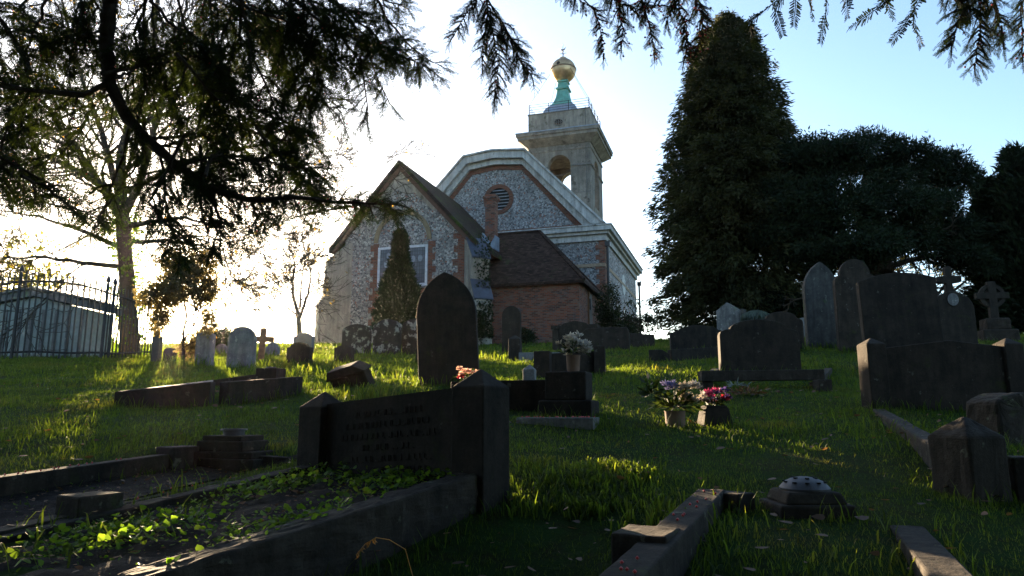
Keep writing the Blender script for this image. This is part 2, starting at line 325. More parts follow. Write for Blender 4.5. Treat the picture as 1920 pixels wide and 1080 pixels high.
# ------------------------------------------------------------------ leaf-cloud helpers (numpy)
def unit(a): return a / np.maximum(np.linalg.norm(a, axis=-1, keepdims=True), 1e-9)
def diamonds(C, D, L, Wd, up=None):
    """leaf quads: base at C, pointing along D, length L, width Wd"""
    n = len(C); D = unit(D)
    R = RNG.normal(size=(n, 3)) if up is None else up + RNG.normal(size=(n, 3)) * .35
    S = unit(np.cross(D, R)); L = np.broadcast_to(L, n)[:, None]; Wd = np.broadcast_to(Wd, n)[:, None]
    mid = C + D * L * .45
    V = np.stack([C, mid + S * Wd * .5, C + D * L, mid - S * Wd * .5], 1)
    F = np.arange(n * 4).reshape(n, 4); return V.reshape(-1, 3), F
def join(parts):
    Vs, Fs, b = [], [], 0
    for V, F in parts:
        Vs.append(V); Fs.append(F + b); b += len(V)
    return np.concatenate(Vs), np.concatenate(Fs)
def blobcrown(blobs, n, ll, lw, per=10, droop=.35, gap=.5, shell=.75, seed=0, gsc=.9):
    """blobs: (centre, radii) list; clumps of leaves near the shells with noise-made gaps"""
    r = np.random.default_rng(seed); C = []; N = []
    vol = np.array([b[1][0] * b[1][2] + b[1][1] * b[1][2] for b in blobs]); vol = vol / vol.sum()
    for (c, rad), q in zip(blobs, vol):
        k = max(3, int(n * q)); d = unit(r.normal(size=(k, 3))); t = shell + (1 - shell) * r.random(k)[:, None] * 1.15
        C.append(np.array(c) + d * np.array(rad) * t); N.append(d)
    C = np.concatenate(C); N = np.concatenate(N)
    f = np.sin(C[:, 0]*2.3*gsc + 1.1*C[:, 2])*np.sin(C[:, 1]*1.9*gsc + 1.7)*np.sin(C[:, 2]*3.1*gsc + .8*C[:, 0]) + .6*np.sin(5.1*gsc*C[:, 0] + C[:, 1])*np.sin(4.3*gsc*C[:, 2]+2)
    keep = f > -.9 + gap * r.random(len(C)) * 1.2 - .35; C, N = C[keep], N[keep]
    m = len(C); D0 = unit(N * .8 + r.normal(size=(m, 3)) * .5 + np.array([0, 0, -droop]))
    CC = np.repeat(C, per, 0) + r.normal(size=(m * per, 3)) * ll * .55
    DD = np.repeat(D0, per, 0) + r.normal(size=(m * per, 3)) * .45
    return diamonds(CC, DD, ll * (.6 + .8 * r.random(m * per)), lw * (.6 + .8 * r.random(m * per)))
# ------------------------------------------------------------------ branching trees
KIDS = [3]
def grow(segs, tips, p, d, L, r, depth, rnd, up=.06, wig=.25, spread=.75, kids=None):
    kids = kids or KIDS[0]; n = 4; pts = [p]; d = d.normalized()
    for i in range(n):
        d = (d + Vector((rnd.gauss(0, wig), rnd.gauss(0, wig), rnd.gauss(0, wig) + up)) * .5).normalized(); p = p + d * (L / n); pts.append(p)
        if depth > 0 and i >= 1:
            for _ in range(1 if i < n - 1 else kids - 1):
                if rnd.random() < .93:
                    q = Vector((rnd.gauss(0, 1), rnd.gauss(0, 1), rnd.gauss(0, 1))); q = (q - q.dot(d) * d).normalized()
                    grow(segs, tips, p, (d + q * spread * rnd.uniform(.6, 1.2)), L * rnd.uniform(.5, .75), r * (.6 if i < n-1 else .68), depth - 1, rnd, up, wig, spread, kids)
    segs.append((pts, [r * (1 - .5 * i / n) for i in range(n + 1)]))
    tips.append((pts[-1], d))
# ==================================================================  SETTING
ys = np.concatenate([np.linspace(-60, 0, 18)[:-1], np.linspace(0, 12, 90)[:-1], np.linspace(12, 50, 100)[:-1], np.linspace(50, 120, 30)[:-1], np.geomspace(120, 900, 16)])
xs = np.concatenate([-np.geomspace(400, 16, 22)[:-1], np.linspace(-16, -5, 40)[:-1], np.linspace(-5, 5, 80)[:-1], np.linspace(5, 16, 40)[:-1], np.geomspace(16, 400, 22)])
X, Y_ = np.meshgrid(xs, ys); Z = Hn(X, Y_); V = np.stack([X, Y_, Z], -1).reshape(-1, 3)
ny, nx = X.shape; i = (np.arange(ny-1)[:, None] * nx + np.arange(nx-1)[None]).ravel()
g = npmesh('ground', V, np.stack([i, i+1, i+nx+1, i+nx], 1), m_ground, smooth=True); tag(g, kind='structure')
# ==================================================================  CHURCH
AZ = radians(17.6); OX, OY = -5.87, 36.0
church = empty('church', (OX, OY, 0), -AZ)
tag(church, 'flint and brick church with golden ball on its square tower, on top of the rise', 'church')
def CL(u, v, z=0): return Vector((OX + u*cos(AZ) + v*sin(AZ), OY - u*sin(AZ) + v*cos(AZ), z))
GZ = 3.2
# chancel
b = MB(); b.prism([(-3.26, GZ), (3.62, GZ), (3.62, 9.85), (-.05, 13.8), (-3.26, 10.25)], 0, 8.4)
chw = b.build('chancel_wall', m_flint, church)
RA, RS = (-.07, 14.0), 1.14
def roofslab(mb, x_ap, z_ap, xl, zl, xr, zr, v0, v1, t=.16):
    mb.prism([(xl, zl), (x_ap, z_ap), (xr, zr), (xr, zr - t*1.4), (x_ap, z_ap - t*1.5), (xl, zl - t*1.4)], v0, v1)
b = MB(); roofslab(b, -.07, 14.02, -4.1, 9.45, 4.35, 9.3, -.28, 8.48, .17)
b.build('chancel_roof', m_roofm, church)
# thin brick verge under the tiles
b = MB(); b.prism([(-4.0, 9.27), (-.07, 13.72), (4.2, 9.2), (4.0, 9.1), (-.07, 13.44), (-3.8, 9.25)], -.16, -.004)
b.build('gable_verge', M_plain('verge_mortar', (.1, .055, .04), .9), church)
b = MB(); b.prism([(-2.2, 11.3), (-.07, 13.5), (2.2, 11.15), (1.75, 11.2), (.75, 12.2), (.3, 12.1), (-.3, 12.5), (-.8, 12.0), (-1.6, 11.5)], -.025, -.006)
b.build('gable_render_patch', m_render, church)
# blind arch
n = 22; oa, ia = [], []
for k in range(n + 1):
    t = pi * k / n; oa.append((.14 - 1.66*cos(t), 9.6 + 1.66*sin(t) * 1.02)); ia.append((.14 - 1.42*cos(t), 9.6 + 1.42*sin(t) * 1.02))
b = MB(); b.ring(oa, ia, -.06, .02, closed=False); b.build('blind_arch', M_plain('ochre_brick_arch', (.2, .15, .09), .9), church)
# window
win = MB().box(-1.1, 1.5, -.055, -.004, 7.3, 9.2).build('chancel_window', m_glass, church)
b = MB()
for x0, x1, z0, z1 in ((-1.22, -1.1, 7.15, 9.32), (1.5, 1.62, 7.15, 9.32), (-1.1, 1.5, 9.2, 9.32), (-1.1, 1.5, 7.15, 7.3)): b.box(x0, x1, -.1, .0, z0, z1)
b.box(.56, .62, -.09, -.055, 7.3, 9.2); b.box(-.3, -.26, -.085, -.055, 7.3, 9.2); b.build('frame', M_plain('window_frame_paint', (.5, .52, .56), .6), win)
b = MB(); b.box(-1.35, 1.75, -.16, 0, 7.03, 7.148); b.build('sill', m_grey, win)
b = MB()
for k, (x, z) in enumerate([(.12, 8.9), (-.12, 8.55), (.35, 8.6), (.8, 8.6), (1.2, 8.62), (-.6, 8.85), (-.75, 8.4)]):
    b = MB(); b.prism([(x + .13*cos(t*pi/6), z + .18*sin(t*pi/6)) for t in range(12)], -.062, -.056); b.build('glass_roundel', m_pglass, win)
MB().box(.25, .52, -.062, -.056, 8.0, 8.3).build('glass_roundel', m_pglass, win)
def toothed(mb, xc, z0, z1, w1, w2, v0, v1, side=0, step=.33):
    z = z0; k = 0
    while z < z1 - .01:
        ww = w1 if k % 2 else w2; ww *= random.uniform(.92, 1.08); zt = min(z + step, z1)
        x0 = xc - ww/2 if side == 0 else (xc if side > 0 else xc - ww); mb.box(x0, x0 + ww, v0, v1, z, zt); z = zt; k += 1
b = MB(); toothed(b, -1.22, 5.2, 9.55, .3, .5, -.02, .05, -1, .33); toothed(b, 1.62, 5.2, 9.5, .25, .42, -.02, .05, 1, .33); toothed(b, .1, 6.75, 7.03, 3.0, 3.0, -.02, .05)
b.build('window_brick_jamb', m_brickr, church)
b = MB(); toothed(b, 3.62, GZ, 9.8, .35, .6, -.025, .3, -1, .35); b.build('brick_quoin', m_brickr, church)
# diagonal buttresses
def diag(cx, cy, ang, w_, stages, mat, wmat, nm):
    T = Matrix.Translation((cx, cy, 0)) @ Matrix.Rotation(ang, 4, 'Z')   # local x = outwards
    b = MB()
    pts = [(-.3, GZ), (stages[0][0], GZ)]
    for (d, ztop, zslope) in stages: pts += [(d, ztop)]; pts += [(zslope[0], zslope[1])]
    pts += [(-.3, pts[-1][1])]
    b.prism([(p[0], p[1]) for p in pts], -w_/2, w_/2, 'y', T); o = b.build(nm, mat, church)
    for (d, zt, (d2, z2)) in stages:
        k = MB()
        L = sqrt((d-d2)**2 + (z2-zt)**2); nx_, nz_ = (z2-zt)/L, (d-d2)/L; t = .05; e = .06
        ax, az = d + (d-d2)/L*e, zt - (z2-zt)/L*e
        k.prism([(ax+nx_*.004, az+nz_*.004), (d2+nx_*.004, z2+nz_*.004), (d2+nx_*t, z2+nz_*t), (ax+nx_*t, az+nz_*t)], -w_/2-.04, w_/2+.04, 'y', T)
        mx, mz = (d+d2)/2, (zt+z2)/2
        k.prism([(mx+nx_*t, mz+nz_*t), (mx-.02+nx_*(t+.025), mz+nz_*(t+.025)), (d+nx_*(t+.025), zt+nz_*(t+.025)), (ax+nx_*t, az+nz_*t)], -w_/2-.04, w_/2+.04, 'y', T)
        k.build('weathering', wmat, o)
    return o
diag(-3.2, 0.15, radians(-135), .8, [(1.45, 6.25, (1.12, 6.85)), (1.07, 8.62, (.0, 9.7))], m_render, m_grey, 'buttress')
b2 = diag(4.0, .3, radians(-45), .95, [(1.25, 6.25, (.75, 7.25)), (.95, 8.35, (.15, 9.5))], m_render, m_slate, 'buttress')
n_ = 900; q_ = RNG.random((n_, 3)); dd_ = np.array([cos(radians(-45)), sin(radians(-45))]); pp_ = np.array([-dd_[1], dd_[0]])
ww = (q_[:, 0]**.6)*.9-.42; hz0 = GZ+1.2+q_[:, 1]**1.5*5.2; of = np.where(hz0 < 6.2, 1.27, .98) + .03*q_[:, 2]
V_, F_ = diamonds(np.stack([4.0 + dd_[0]*of + pp_[0]*ww, .3 + dd_[1]*of + pp_[1]*ww, hz0], 1), RNG.normal(size=(n_, 3))*.6 + np.array([.3, -.3, -.6]), .14, .1); npmesh('buttress_creeper', V_, F_, m_shrub, b2)
b2['label'] = 'stained rendered buttress with blue slate weatherings'
# nave
NV, N1 = 8.5, 22.2
NC, NH = 2.4, 6.88
def gab(off, z0=None):   # flat-topped gable outline, inset by off
    pts = [(NC - NH + off*1.6, 11.9), (NC - 2.05 + off*.35, 17.0 - off), (NC - .1, 17.2 - off), (NC + 2.05 - off*.35, 17.0 - off), (NC + NH - off*1.6, 11.9)]
    return pts
b = MB(); b.box(NC-NH, NC+NH, NV, N1, GZ, 11.1); nw = b.build('nave_wall', m_flint2, church)
MB().box(NC+NH, NC+NH+.02, NV+.5, N1-.02, GZ, 10.9).build('nave_side_flint', m_flint3, church)
b = MB(); b.prism(gab(.9), NV+.06, NV+.3); b.build('nave_gable_flint', m_flint2, church)
b = MB(); b.ring(gab(.75), gab(1.05), NV-.0, NV+.1, closed=False); b.box(NC-NH+1.0, NC+NH-1.0, NV-.002, NV+.1, 11.85, 12.08); b.build('gable_brick_band', m_brickr, church)
b = MB(); b.ring(gab(-.02), gab(.42), NV-.5, NV+.4, closed=False); b.ring(gab(.42), gab(.76), NV-.22, NV+.4, closed=False); b.ring(gab(-.14), gab(-.03), NV-.62, NV+.4, closed=False)
b.build('raking_cornice', m_white, church)
b = MB(); b.prism([(p[0], p[1]) for p in gab(.05)], NV+.4, N1+.2); b.build('nave_roof', m_lead, church)
b = MB()
for (e, z0, z1) in ((.5, 11.5, 11.78), (.32, 11.32, 11.5), (.14, 10.95, 11.3)):
    b.box(NC-NH-e, NC+NH+e, NV-e, N1+e, z0, z1)
b.box(NC-NH-.56, NC+NH+.56, NV-.56, N1+.56, 11.785, 11.86)
b.build('entablature', m_white, church)
b = MB(); b.box(NC-NH, NC+NH+.05, NV-.06, N1, 9.36, 9.56); b.build('string_course', M_plain('buff_string', (.3, .22, .15), .9), church)
b = MB(); toothed(b, NC+NH+.03, GZ, 10.95, .35, .55, NV-.03, NV+.7, -1, .3); b.build('nave_quoin', m_brick, church)
# louvred round window
t32 = [2*pi*k/28 for k in range(28)]
o_ = MB(); o_.ring([(2.55+1.0*cos(t), 14.15+1.0*sin(t)) for t in t32], [(2.55+.74*cos(t), 14.15+.74*sin(t)) for t in t32], NV-.02, NV+.3)
ow = o_.build('round_window', m_brickr, church)
b = MB(); b.prism([(2.55+.76*cos(t), 14.15+.76*sin(t)) for t in t32], NV+.04, NV+.055); b.build('dark_opening', m_hole, ow)
b = MB()
for k in range(7):
    z = 14.15 - .66 + k*.21; hw = sqrt(max(.01, .72**2 - (z-14.15)**2)); b.prism([(NV-.0, z-.05), (NV+.03, z-.05), (NV+.1, z+.07), (NV+.07, z+.07)], 2.55-hw, 2.55+hw, 'x')
b.build('louvre', M_plain('grey_louvre', (.2, .21, .22), .6), ow)
# side windows
XS = NC + NH + .02
b = MB(); b.prism([(15.7+.72*cos(t), 9.45+.72*sin(t)) for t in t32], XS-.04, XS+.03, 'x'); b.build('side_round_window', M_plain('pale_blind_panel', (.5, .5, .48), .8), church)
for vv in (10.2, 12.9, 15.65, 18.3, 20.9):
    pts = [(vv-.5, 5.2), (vv+.5, 5.2)] + [(vv + .5*cos(t), 7.3 + .5*sin(t)) for t in [pi*k/10 for k in range(11)]]
    wd = MB().prism(pts, XS-.05, XS+.012, 'x').build('side_window', m_glass, church)
    MB().ring([(vv + .62*cos(pi*k/10), 7.3+.62*sin(pi*k/10)) for k in range(11)], [(vv + .5*cos(pi*k/10), 7.3+.5*sin(pi*k/10)) for k in range(11)], XS-.03, XS+.04, 'x', False).build('brick_arch', m_brick, wd)
for vv in (8.62, 22.9):
    b = MB(); b.tube([(XS+.16, vv, GZ), (XS+.16, vv, 10.6), (XS+.3, vv, 10.95)], .08, 8); b.box(XS+.02, XS+.32, vv-.14, vv+.14, 10.6, 10.9); b.build('drainpipe', m_black, church)
# vestry
ve = [(3.9, 2.5), (8.97, 2.5), (8.97, 8.3), (3.9, 8.3)]
MB().box(3.95, 8.97, 2.5, 8.4, GZ, 7.6).build('vestry_wall', m_brick, church)
vd_ = MB().box(8.975, 9.0, 4.85, 5.85, GZ, 7.2).build('vestry_door', M_plain('grey_door', (.14, .14, .14), .7), church)
b = MB(); b.box(8.975, 9.05, 4.75, 5.0, 7.0, 7.3); b.box(8.975, 9.04, 4.72, 4.84, GZ, 7.3); b.build('frame', m_wood, vd_)
MB().box(9.0, 9.03, 5.05, 5.25, 6.3, 6.9).build('pane', m_hole, vd_)
b = MB(); A = [(3.0, 2.2, 7.45), (9.3, 2.2, 7.45), (9.3, 8.4, 7.45), (3.0, 8.4, 7.45), (3.0, 5.6, 11.05), (6.05, 5.6, 11.05)]
A2 = [(p[0], p[1], p[2] - .16) for p in A]
b.add(A + A2, [(0,1,5,4), (1,2,5), (2,3,4,5), (0,6,7,1), (1,7,8,2), (6,10,11,7), (7,11,8), (8,11,10,9), (2,8,9,3), (0,4,10,6), (3,9,10,4)])
b.build('vestry_roof', m_roof, church)
b = MB(); b.tube([A[4], A[5], A[1]], .1, 6); b.tube([A[5], A[2]], .1, 6); b.build('hip_tile', m_roof, church)
# chimney
b = MB(); b.box(3.54, 4.1, 3.3, 3.85, 9.2, 12.45); b.box(3.49, 4.15, 3.25, 3.9, 12.45, 12.56); b.box(3.43, 4.21, 3.19, 3.96, 12.56, 12.7); b.box(3.5, 4.14, 3.26, 3.9, 12.7, 12.8)
ch = b.build('chimney', m_brick, church)
b = MB(); b.prism([(3.4, 10.6), (3.5, 10.55), (3.9, 9.95), (4.16, 10.35), (4.3, 10.3), (4.1, 9.65), (3.85, 9.55), (3.4, 10.3)], 3.2, 3.29); b.box(4.105, 4.16, 3.25, 3.95, 9.6, 10.4); b.build('lead_flashing', m_lead, ch)
# tower
tw = MB()
TU0, TU1, TV0, TV1 = -.12, 5.44, 24.6, 30.1
def archwall(mb, x0, x1, z0, z1, cx, hw, zsp, zs, d0, d1, axis):
    mk = (lambda x, d, z: (x, d, z)) if axis == 'y' else (lambda x, d, z: (d, x, z))
    n = 16; arc = [(cx - hw*cos(pi*k/n), zsp + hw*sin(pi*k/n)) for k in range(n+1)]
    def quad(a, b_, c, d):
        for dd in (d0, d1): mb.add([mk(a[0], dd, a[1]), mk(b_[0], dd, b_[1]), mk(c[0], dd, c[1]), mk(d[0], dd, d[1])], [(0,1,2,3)])
    quad((x0, z0), (cx-hw, z0), (cx-hw, z1), (x0, z1)); quad((cx+hw, z0), (x1, z0), (x1, z1), (cx+hw, z1)); quad((cx-hw, z0), (cx+hw, z0), (cx+hw, zs), (cx-hw, zs))
    for k in range(n): quad(arc[k], arc[k+1], (arc[k+1][0], z1), (arc[k][0], z1))
    path = [(cx-hw, zs)] + arc + [(cx+hw, zs)]
    for p, q in zip(path, path[1:] + path[:1]): mb.add([mk(p[0], d0, p[1]), mk(q[0], d0, q[1]), mk(q[0], d1, q[1]), mk(p[0], d1, p[1])], [(0,1,2,3)])
    mb.add([mk(x0, d0, z0), mk(x0, d1, z0), mk(x0, d1, z1), mk(x0, d0, z1)], [(0,1,2,3)]); mb.add([mk(x1, d0, z0), mk(x1, d1, z0), mk(x1, d1, z1), mk(x1, d0, z1)], [(0,1,2,3)])
    mb.add([mk(x0, d0, z1), mk(x1, d0, z1), mk(x1, d1, z1), mk(x0, d1, z1)], [(0,1,2,3)])
TC = (TU0+TU1)/2; TD = (TV0+TV1)/2; th = .75
archwall(tw, TU0, TU1, GZ, 23.9, TC, 1.02, 21.85, 18.4, TV0, TV0+th, 'y')
archwall(tw, TU0, TU1, GZ, 23.9, TC, 1.02, 21.85, 18.4, TV1-th, TV1, 'y')
archwall(tw, TV0+th, TV1-th, GZ, 23.9, TD, 1.02, 21.85, 18.4, TU0, TU0+th, 'x')
archwall(tw, TV0+th, TV1-th, GZ, 23.9, TD, 1.02, 21.85, 18.4, TU1-th, TU1, 'x')
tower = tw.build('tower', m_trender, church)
MB().box(TU0+.7, TU1-.7, TV0+.7, TV1-.7, 17.9, 18.3).build('belfry_floor', m_brown, tower)
b = MB(); b.box(TU0+.76, TU0+.8, TV0+.76, TV1-.76, 18.3, 21.7); b.box(TU0+.76, TU1-.76, TV0+.76, TV1-.76, 23.86, 23.89); b.build('belfry_plaster', m_brown, tower)
b = MB()
hw_, hd_ = (TU1-TU0)/2, (TV1-TV0)/2
b.box(TU0-.07, TU1+.07, TV0-.07, TV1+.07, 23.25, 23.42); b.frus(TC, TD, 23.78, 24.28, hw_+.1, hd_+.1, hw_+.72, hd_+.72); b.box(TU0-.78, TU1+.78, TV0-.78, TV1+.78, 24.283, 24.58); b.box(TU0-.9, TU1+.9, TV0-.9, TV1+.9, 24.583, 24.85)
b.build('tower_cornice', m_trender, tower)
MB().box(TU0-.95, TU1+.95, TV0-.95, TV1+.95, 24.853, 24.93).build('lead_capping', m_lead, tower)
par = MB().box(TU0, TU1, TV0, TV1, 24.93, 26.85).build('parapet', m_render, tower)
MB().box(TU0-.06, TU1+.06, TV0-.06, TV1+.06, 26.85, 26.93).build('coping', m_grey, par)
b = MB(); b.ring([(TC+.46*cos(t), 25.9+.32*sin(t)) for t in t32], [(TC+.38*cos(t), 25.9+.25*sin(t)) for t in t32], TV0-.05, TV0+.1); ov = b.build('oval_opening', m_trender, par)
MB().prism([(TC+.39*cos(t), 25.9+.26*sin(t)) for t in t32], TV0-.012, TV0-.006).build('dark_opening', m_hole, ov)
b = MB(); [b.box(TC+x-.025, TC+x+.025, TV0-.03, TV0-.014, 25.7, 26.1) for x in (-.2, 0, .2)]; b.box(TC-.36, TC+.36, TV0-.03, TV0-.014, 25.88, 25.92); b.build('grille', m_grey, ov)
b = MB()
for x0, x1 in ((TU0-.1, TC-1.02), (TC+1.02, TU1+.1)):
    MB().box(x0, x1, TV0-.09, TV0+th+.02, 21.72, 21.86).build('impost_band', m_grey, tower)
for q in ((TU1-.3, TU1+.1, TV0+th+.021, TD-1.02), (TU1-.3, TU1+.1, TD+1.02, TV1+.08), (TU0-.1, TU0+.3, TV0+th+.021, TD-1.02)): MB().box(*q, 21.72, 21.86).build('impost_band', m_grey, tower)
b = MB(); b.box(TU0-.12, TU1+.12, TV0-.12, TV1+.12, 17.35, 17.6); b.box(TC+1.4, TU1-.0, TV0-.02, TV0, 19.3, 19.36); b.build('tower_string', m_grey, tower)
b = MB(); b.tube([(TU1-.35, TV0-.07, 15), (TU1-.35, TV0-.07, 24.2)], .035, 6); b.tube([(TU1-.35, TV0-.07, 24.9), (TU1-.35, TV0-.07, 27)], .035, 6); b.tube([(TC-1.1, TV0+.4, 21.1), (TC+1.1, TV0+.4, 21.2)], .03, 5); b.tube([(TC-1.1, TV0+.4, 19.4), (TC+1.1, TV0+.4, 19.4)], .03, 5); b.build('conductor', m_grey, tower)
b = MB(); R0, R1, S0, S1 = TU0+.06, TU1-.06, TV0+.06, TV1-.06
for x, y in [(R0, S0), (R1, S0), (R0, S1), (R1, S1), ((R0+R1)*.5-.9, S0), ((R0+R1)*.5+.9, S0), (R1, (S0+S1)/2), (R1, S0+1.3), (R1, S1-1.3), (R0, (S0+S1)/2), ((R0+R1)/2, S1)]: b.tube([(x, y, 26.9), (x, y, 27.85)], .035, 5)
for z in (27.15, 27.38, 27.61, 27.84):
    b.tube([(R0, S0, z), (R1, S0, z), (R1, S1, z), (R0, S1, z), (R0, S0, z)], .022, 5)
b.build('railing', m_iron, tower)
BC, BD = 2.5, TD
prof = [(1.75, 27.7), (1.6, 28.0), (1.25, 28.35), (.95, 28.75), (.74, 29.25), (.62, 29.8), (.58, 30.05), (.74, 30.1), (.74, 30.25), (.56, 30.32), (.5, 30.8), (.62, 30.85), (.62, 30.98)]
def sqloft(pr):
    b = MB(); vs = []
    for r, z in pr: vs += [(BC-r, BD-r, z), (BC+r, BD-r, z), (BC+r, BD+r, z), (BC-r, BD+r, z)]
    n = len(pr); b.add(vs, [(i*4+j, i*4+(j+1) % 4, i*4+4+(j+1) % 4, i*4+4+j) for i in range(n-1) for j in range(4)] + [(3, 2, 1, 0), (4*n-4, 4*n-3, 4*n-2, 4*n-1)]); return b
cb_ = sqloft([(p[0]*.82, p[1]) for p in prof[2:]]).build('copper_spire_base', m_copper, tower)
sqloft([(1.55, 26.95), (1.55, 27.6), (1.35, 28.0), (1.02, 28.352)]).build('lead_skirt', m_lead, cb_)
R = 1.18; ball = MB().lathe([(max(.02, R*sin(pi*k/24)), 32.1 - R*cos(pi*k/24)) for k in range(25)], BC, BD, 40).build('golden_ball', m_gold, tower, smooth=True)
MB().lathe([(1.16, 32.12), (1.235, 32.14), (1.235, 32.22), (1.16, 32.24)], BC, BD, 40).build('rib', M_plain('tarnished_rib', (.12, .08, .05), .6), ball)
b = MB(); b.lathe([(.34, 33.1), (.34, 33.38), (.26, 33.42), (.05, 33.43)], BC, BD, 12); b.build('cap', m_gold, ball)
b = MB()
a0 = atan2(-1, -.2)
T = Matrix.Translation((BC, BD, 32.1)) @ Matrix.Rotation(radians(-100), 4, 'Z') @ Matrix.Rotation(radians(-14), 4, 'Y')
hole = MB(); hole.prism([(.17*cos(t), .17*sin(t)) for t in t32[::2]], 1.15, 1.2, 'x', T); hole.build('porthole', m_hole, ball)
b = MB(); b.tube([(BC, BD, 33.4), (BC, BD, 34.75)], [.05, .02], 6); b.tube([(BC-.3, BD, 33.85), (BC+.3, BD, 33.85)], .025, 5); b.tube([(BC, BD-.3, 33.85), (BC, BD+.3, 33.85)], .025, 5)
b.prism([(-.3, 34.35), (-.12, 34.28), (.1, 34.28), (.28, 34.5), (.18, 34.22), (-.02, 34.12), (-.2, 34.2)], -.015, .015, 'y', Matrix.Translation((BC, BD, 0)))
b.lathe([(.02, 34.0), (.09, 34.06), (.02, 34.13)], BC, BD, 8); b.lathe([(.02, 34.7), (.07, 34.76), (.02, 34.83)], BC, BD, 8); b.build('weathervane', m_iron, ball)
b = MB()
for x, y in ((R0, S0), (R1, S0), (R0, S1), (R1, S1)):
    dx, dy = x-BC, y-BD; L = sqrt(dx*dx+dy*dy); b.tube([(BC+dx/L*1.15, BD+dy/L*1.15, 31.9), (x, y, 27.8)], .018, 4)
b.build('guy_wire', m_iron, tower)
# ==================================================================  GRAVES
DBG = []; STB = []
def arc_top(w_, h, rise, n=14, kind='round'):
    hw = w_/2; pts = [(-hw, -.25), (hw, -.25)]
    if kind == 'round':
        rise = min(rise, hw); R_ = (hw*hw + rise*rise)/(2*rise); zc = h - R_; a = math.asin(min(1, hw/R_))
        pts += [(R_*sin(a - 2*a*k/n), zc + R_*cos(a - 2*a*k/n)) for k in range(n+1)]
    elif kind == 'gothic':
        R_ = (hw*hw + rise*rise)/(2*hw); a = math.acos(max(-1, (R_-hw)/R_))
        pts += [(hw-R_ + R_*cos(a*k/(n//2)), h-rise + R_*sin(a*k/(n//2))) for k in range(n//2+1)]
        pts += [(-(hw-R_) - R_*cos(a*k/(n//2)), h-rise + R_*sin(a*k/(n//2))) for k in range(n//2-1, -1, -1)]
    elif kind == 'flat': pts += [(hw, h), (-hw, h)]
    elif kind == 'peak': pts += [(hw, h-rise), (0, h), (-hw, h-rise)]
    elif kind == 'shoulder':   # round centre with square/hollow shoulders
        s = hw*.3; rr = rise; c = hw - s
        pts += [(hw, h-rr-.0*h), (hw-s*.5, h-rr+.02*h), (hw-s, h-rr+.03*h)]; pts += [(c*cos(pi*k/n), h-rr+.03*h + (rr-.03*h)*sin(pi*k/n)) for k in range(1, n)]; pts += [(-hw+s, h-rr+.03*h), (-hw+s*.5, h-rr+.02*h), (-hw, h-rr)]
    elif kind == 'ears':       # convex shoulders below a round head
        c = hw*.72
        pts += [(hw, h*.72), (hw*.97, h*.78), (hw*.85, h*.82), (c, h*.83)]; pts += [(c*cos(pi*k/n), h*.83 + h*.17*sin(pi*k/n)) for k in range(1, n)]; pts += [(-c, h*.83), (-hw*.85, h*.82), (-hw*.97, h*.78), (-hw, h*.72)]
    return pts
def stone(name, label, px0, px1, pt, pb, Y, kind='round', rise=.3, th=.1, rz=None, m=m_dark, lean=(0, 0), group='headstones standing in the churchyard', cat='headstone', rough=.012, bev=.008):
    a = (px0+px1)/2; P = W(a, pb, Y); z = H(P.x, P.y); hh = W(a, pt, Y).z - z; ww = (px1-px0)/FPX*Y
    rz = -AZ if rz is None else rz
    ww = max(.1, (ww - th*abs(sin(rz - math.atan2(-P.x, P.y))))/max(.5, cos(rz - math.atan2(-P.x, P.y))))
    from_px = 540 - FPX*((-(P.y*ss) + (z-CAMZ)*cc))/(P.y*cc+(z-CAMZ)*ss); DBG.append((name, label[:30], round(from_px), pb, round(ww, 2), round(hh, 2)))
    STB.append((P.x, P.y, ww, th, rz)); b = MB(); b.prism(arc_top(ww, hh, rise*ww, kind=kind), -th/2, th/2)
    o = b.build(name, m, None, bev=bev, loc=(P.x, P.y, z), rz=rz, lean=lean); tag(o, label, cat, group); return o, ww, hh
G1 = 'headstones standing in the churchyard'
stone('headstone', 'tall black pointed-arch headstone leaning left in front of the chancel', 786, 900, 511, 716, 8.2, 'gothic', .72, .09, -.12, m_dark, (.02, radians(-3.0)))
stone('headstone', 'pale round-topped headstone standing left of the wooden cross', 425, 477, 612, 693, 11.6, 'round', .5, .09, -.1, m_grey)
stone('headstone', 'small scroll-shouldered grey headstone right of the wooden cross', 497, 524, 642, 671, 17.5, 'shoulder', .3, .1, m=m_grey)
stone('headstone', 'squat brown lichened headstone with low curved top, alone in sunlit grass', 537, 585, 642, 683, 13, 'shoulder', .2, .12, m=m_brown)
stone('headstone', 'smallest square dark headstone in front of the lichen-spotted pair', 626, 663, 648, 681, 13.4, 'shoulder', .12, .12, m=m_brown)
stone('headstone', 'lichen-spotted round-shouldered headstone, left of the three below the chancel wall', 640, 695, 608, 671, 17.2, 'round', .16, .12, m=m_lich)
stone('headstone', 'lichen-spotted bow-topped headstone, middle of the three below the chancel wall', 698, 752, 599, 672, 16.6, 'round', .2, .12, m=m_lich)
stone('headstone', 'lichen-spotted headstone half hidden, rightmost of the three below the chancel wall', 753, 800, 598, 672, 16.9, 'round', .2, .12, m=m_lich)
stone('headstone', 'narrow slanting grey stone just left of the tall black pointed headstone', 778, 800, 575, 675, 12.5, 'flat', .1, .1, m=m_dark, lean=(0, radians(4)))
stone('headstone', 'blue-grey shouldered headstone beside the rendered buttress', 549, 588, 624, 664, 21, 'shoulder', .18, .15, m=m_slate)
stone('headstone', 'tall block headstone in the sun glare right of the bush', 365, 399, 624, 690, 12.5, 'shoulder', .12, .15, m=m_grey)
stone('headstone', 'low rounded headstone in the sun glare by the fence end', 305, 329, 652, 684, 14, 'round', .3, .12, m=m_brown)
stone('headstone', 'faint small headstone low on the skyline left of the pale round one', 404, 424, 645, 676, 19, 'round', .3, .12, m=m_grey)
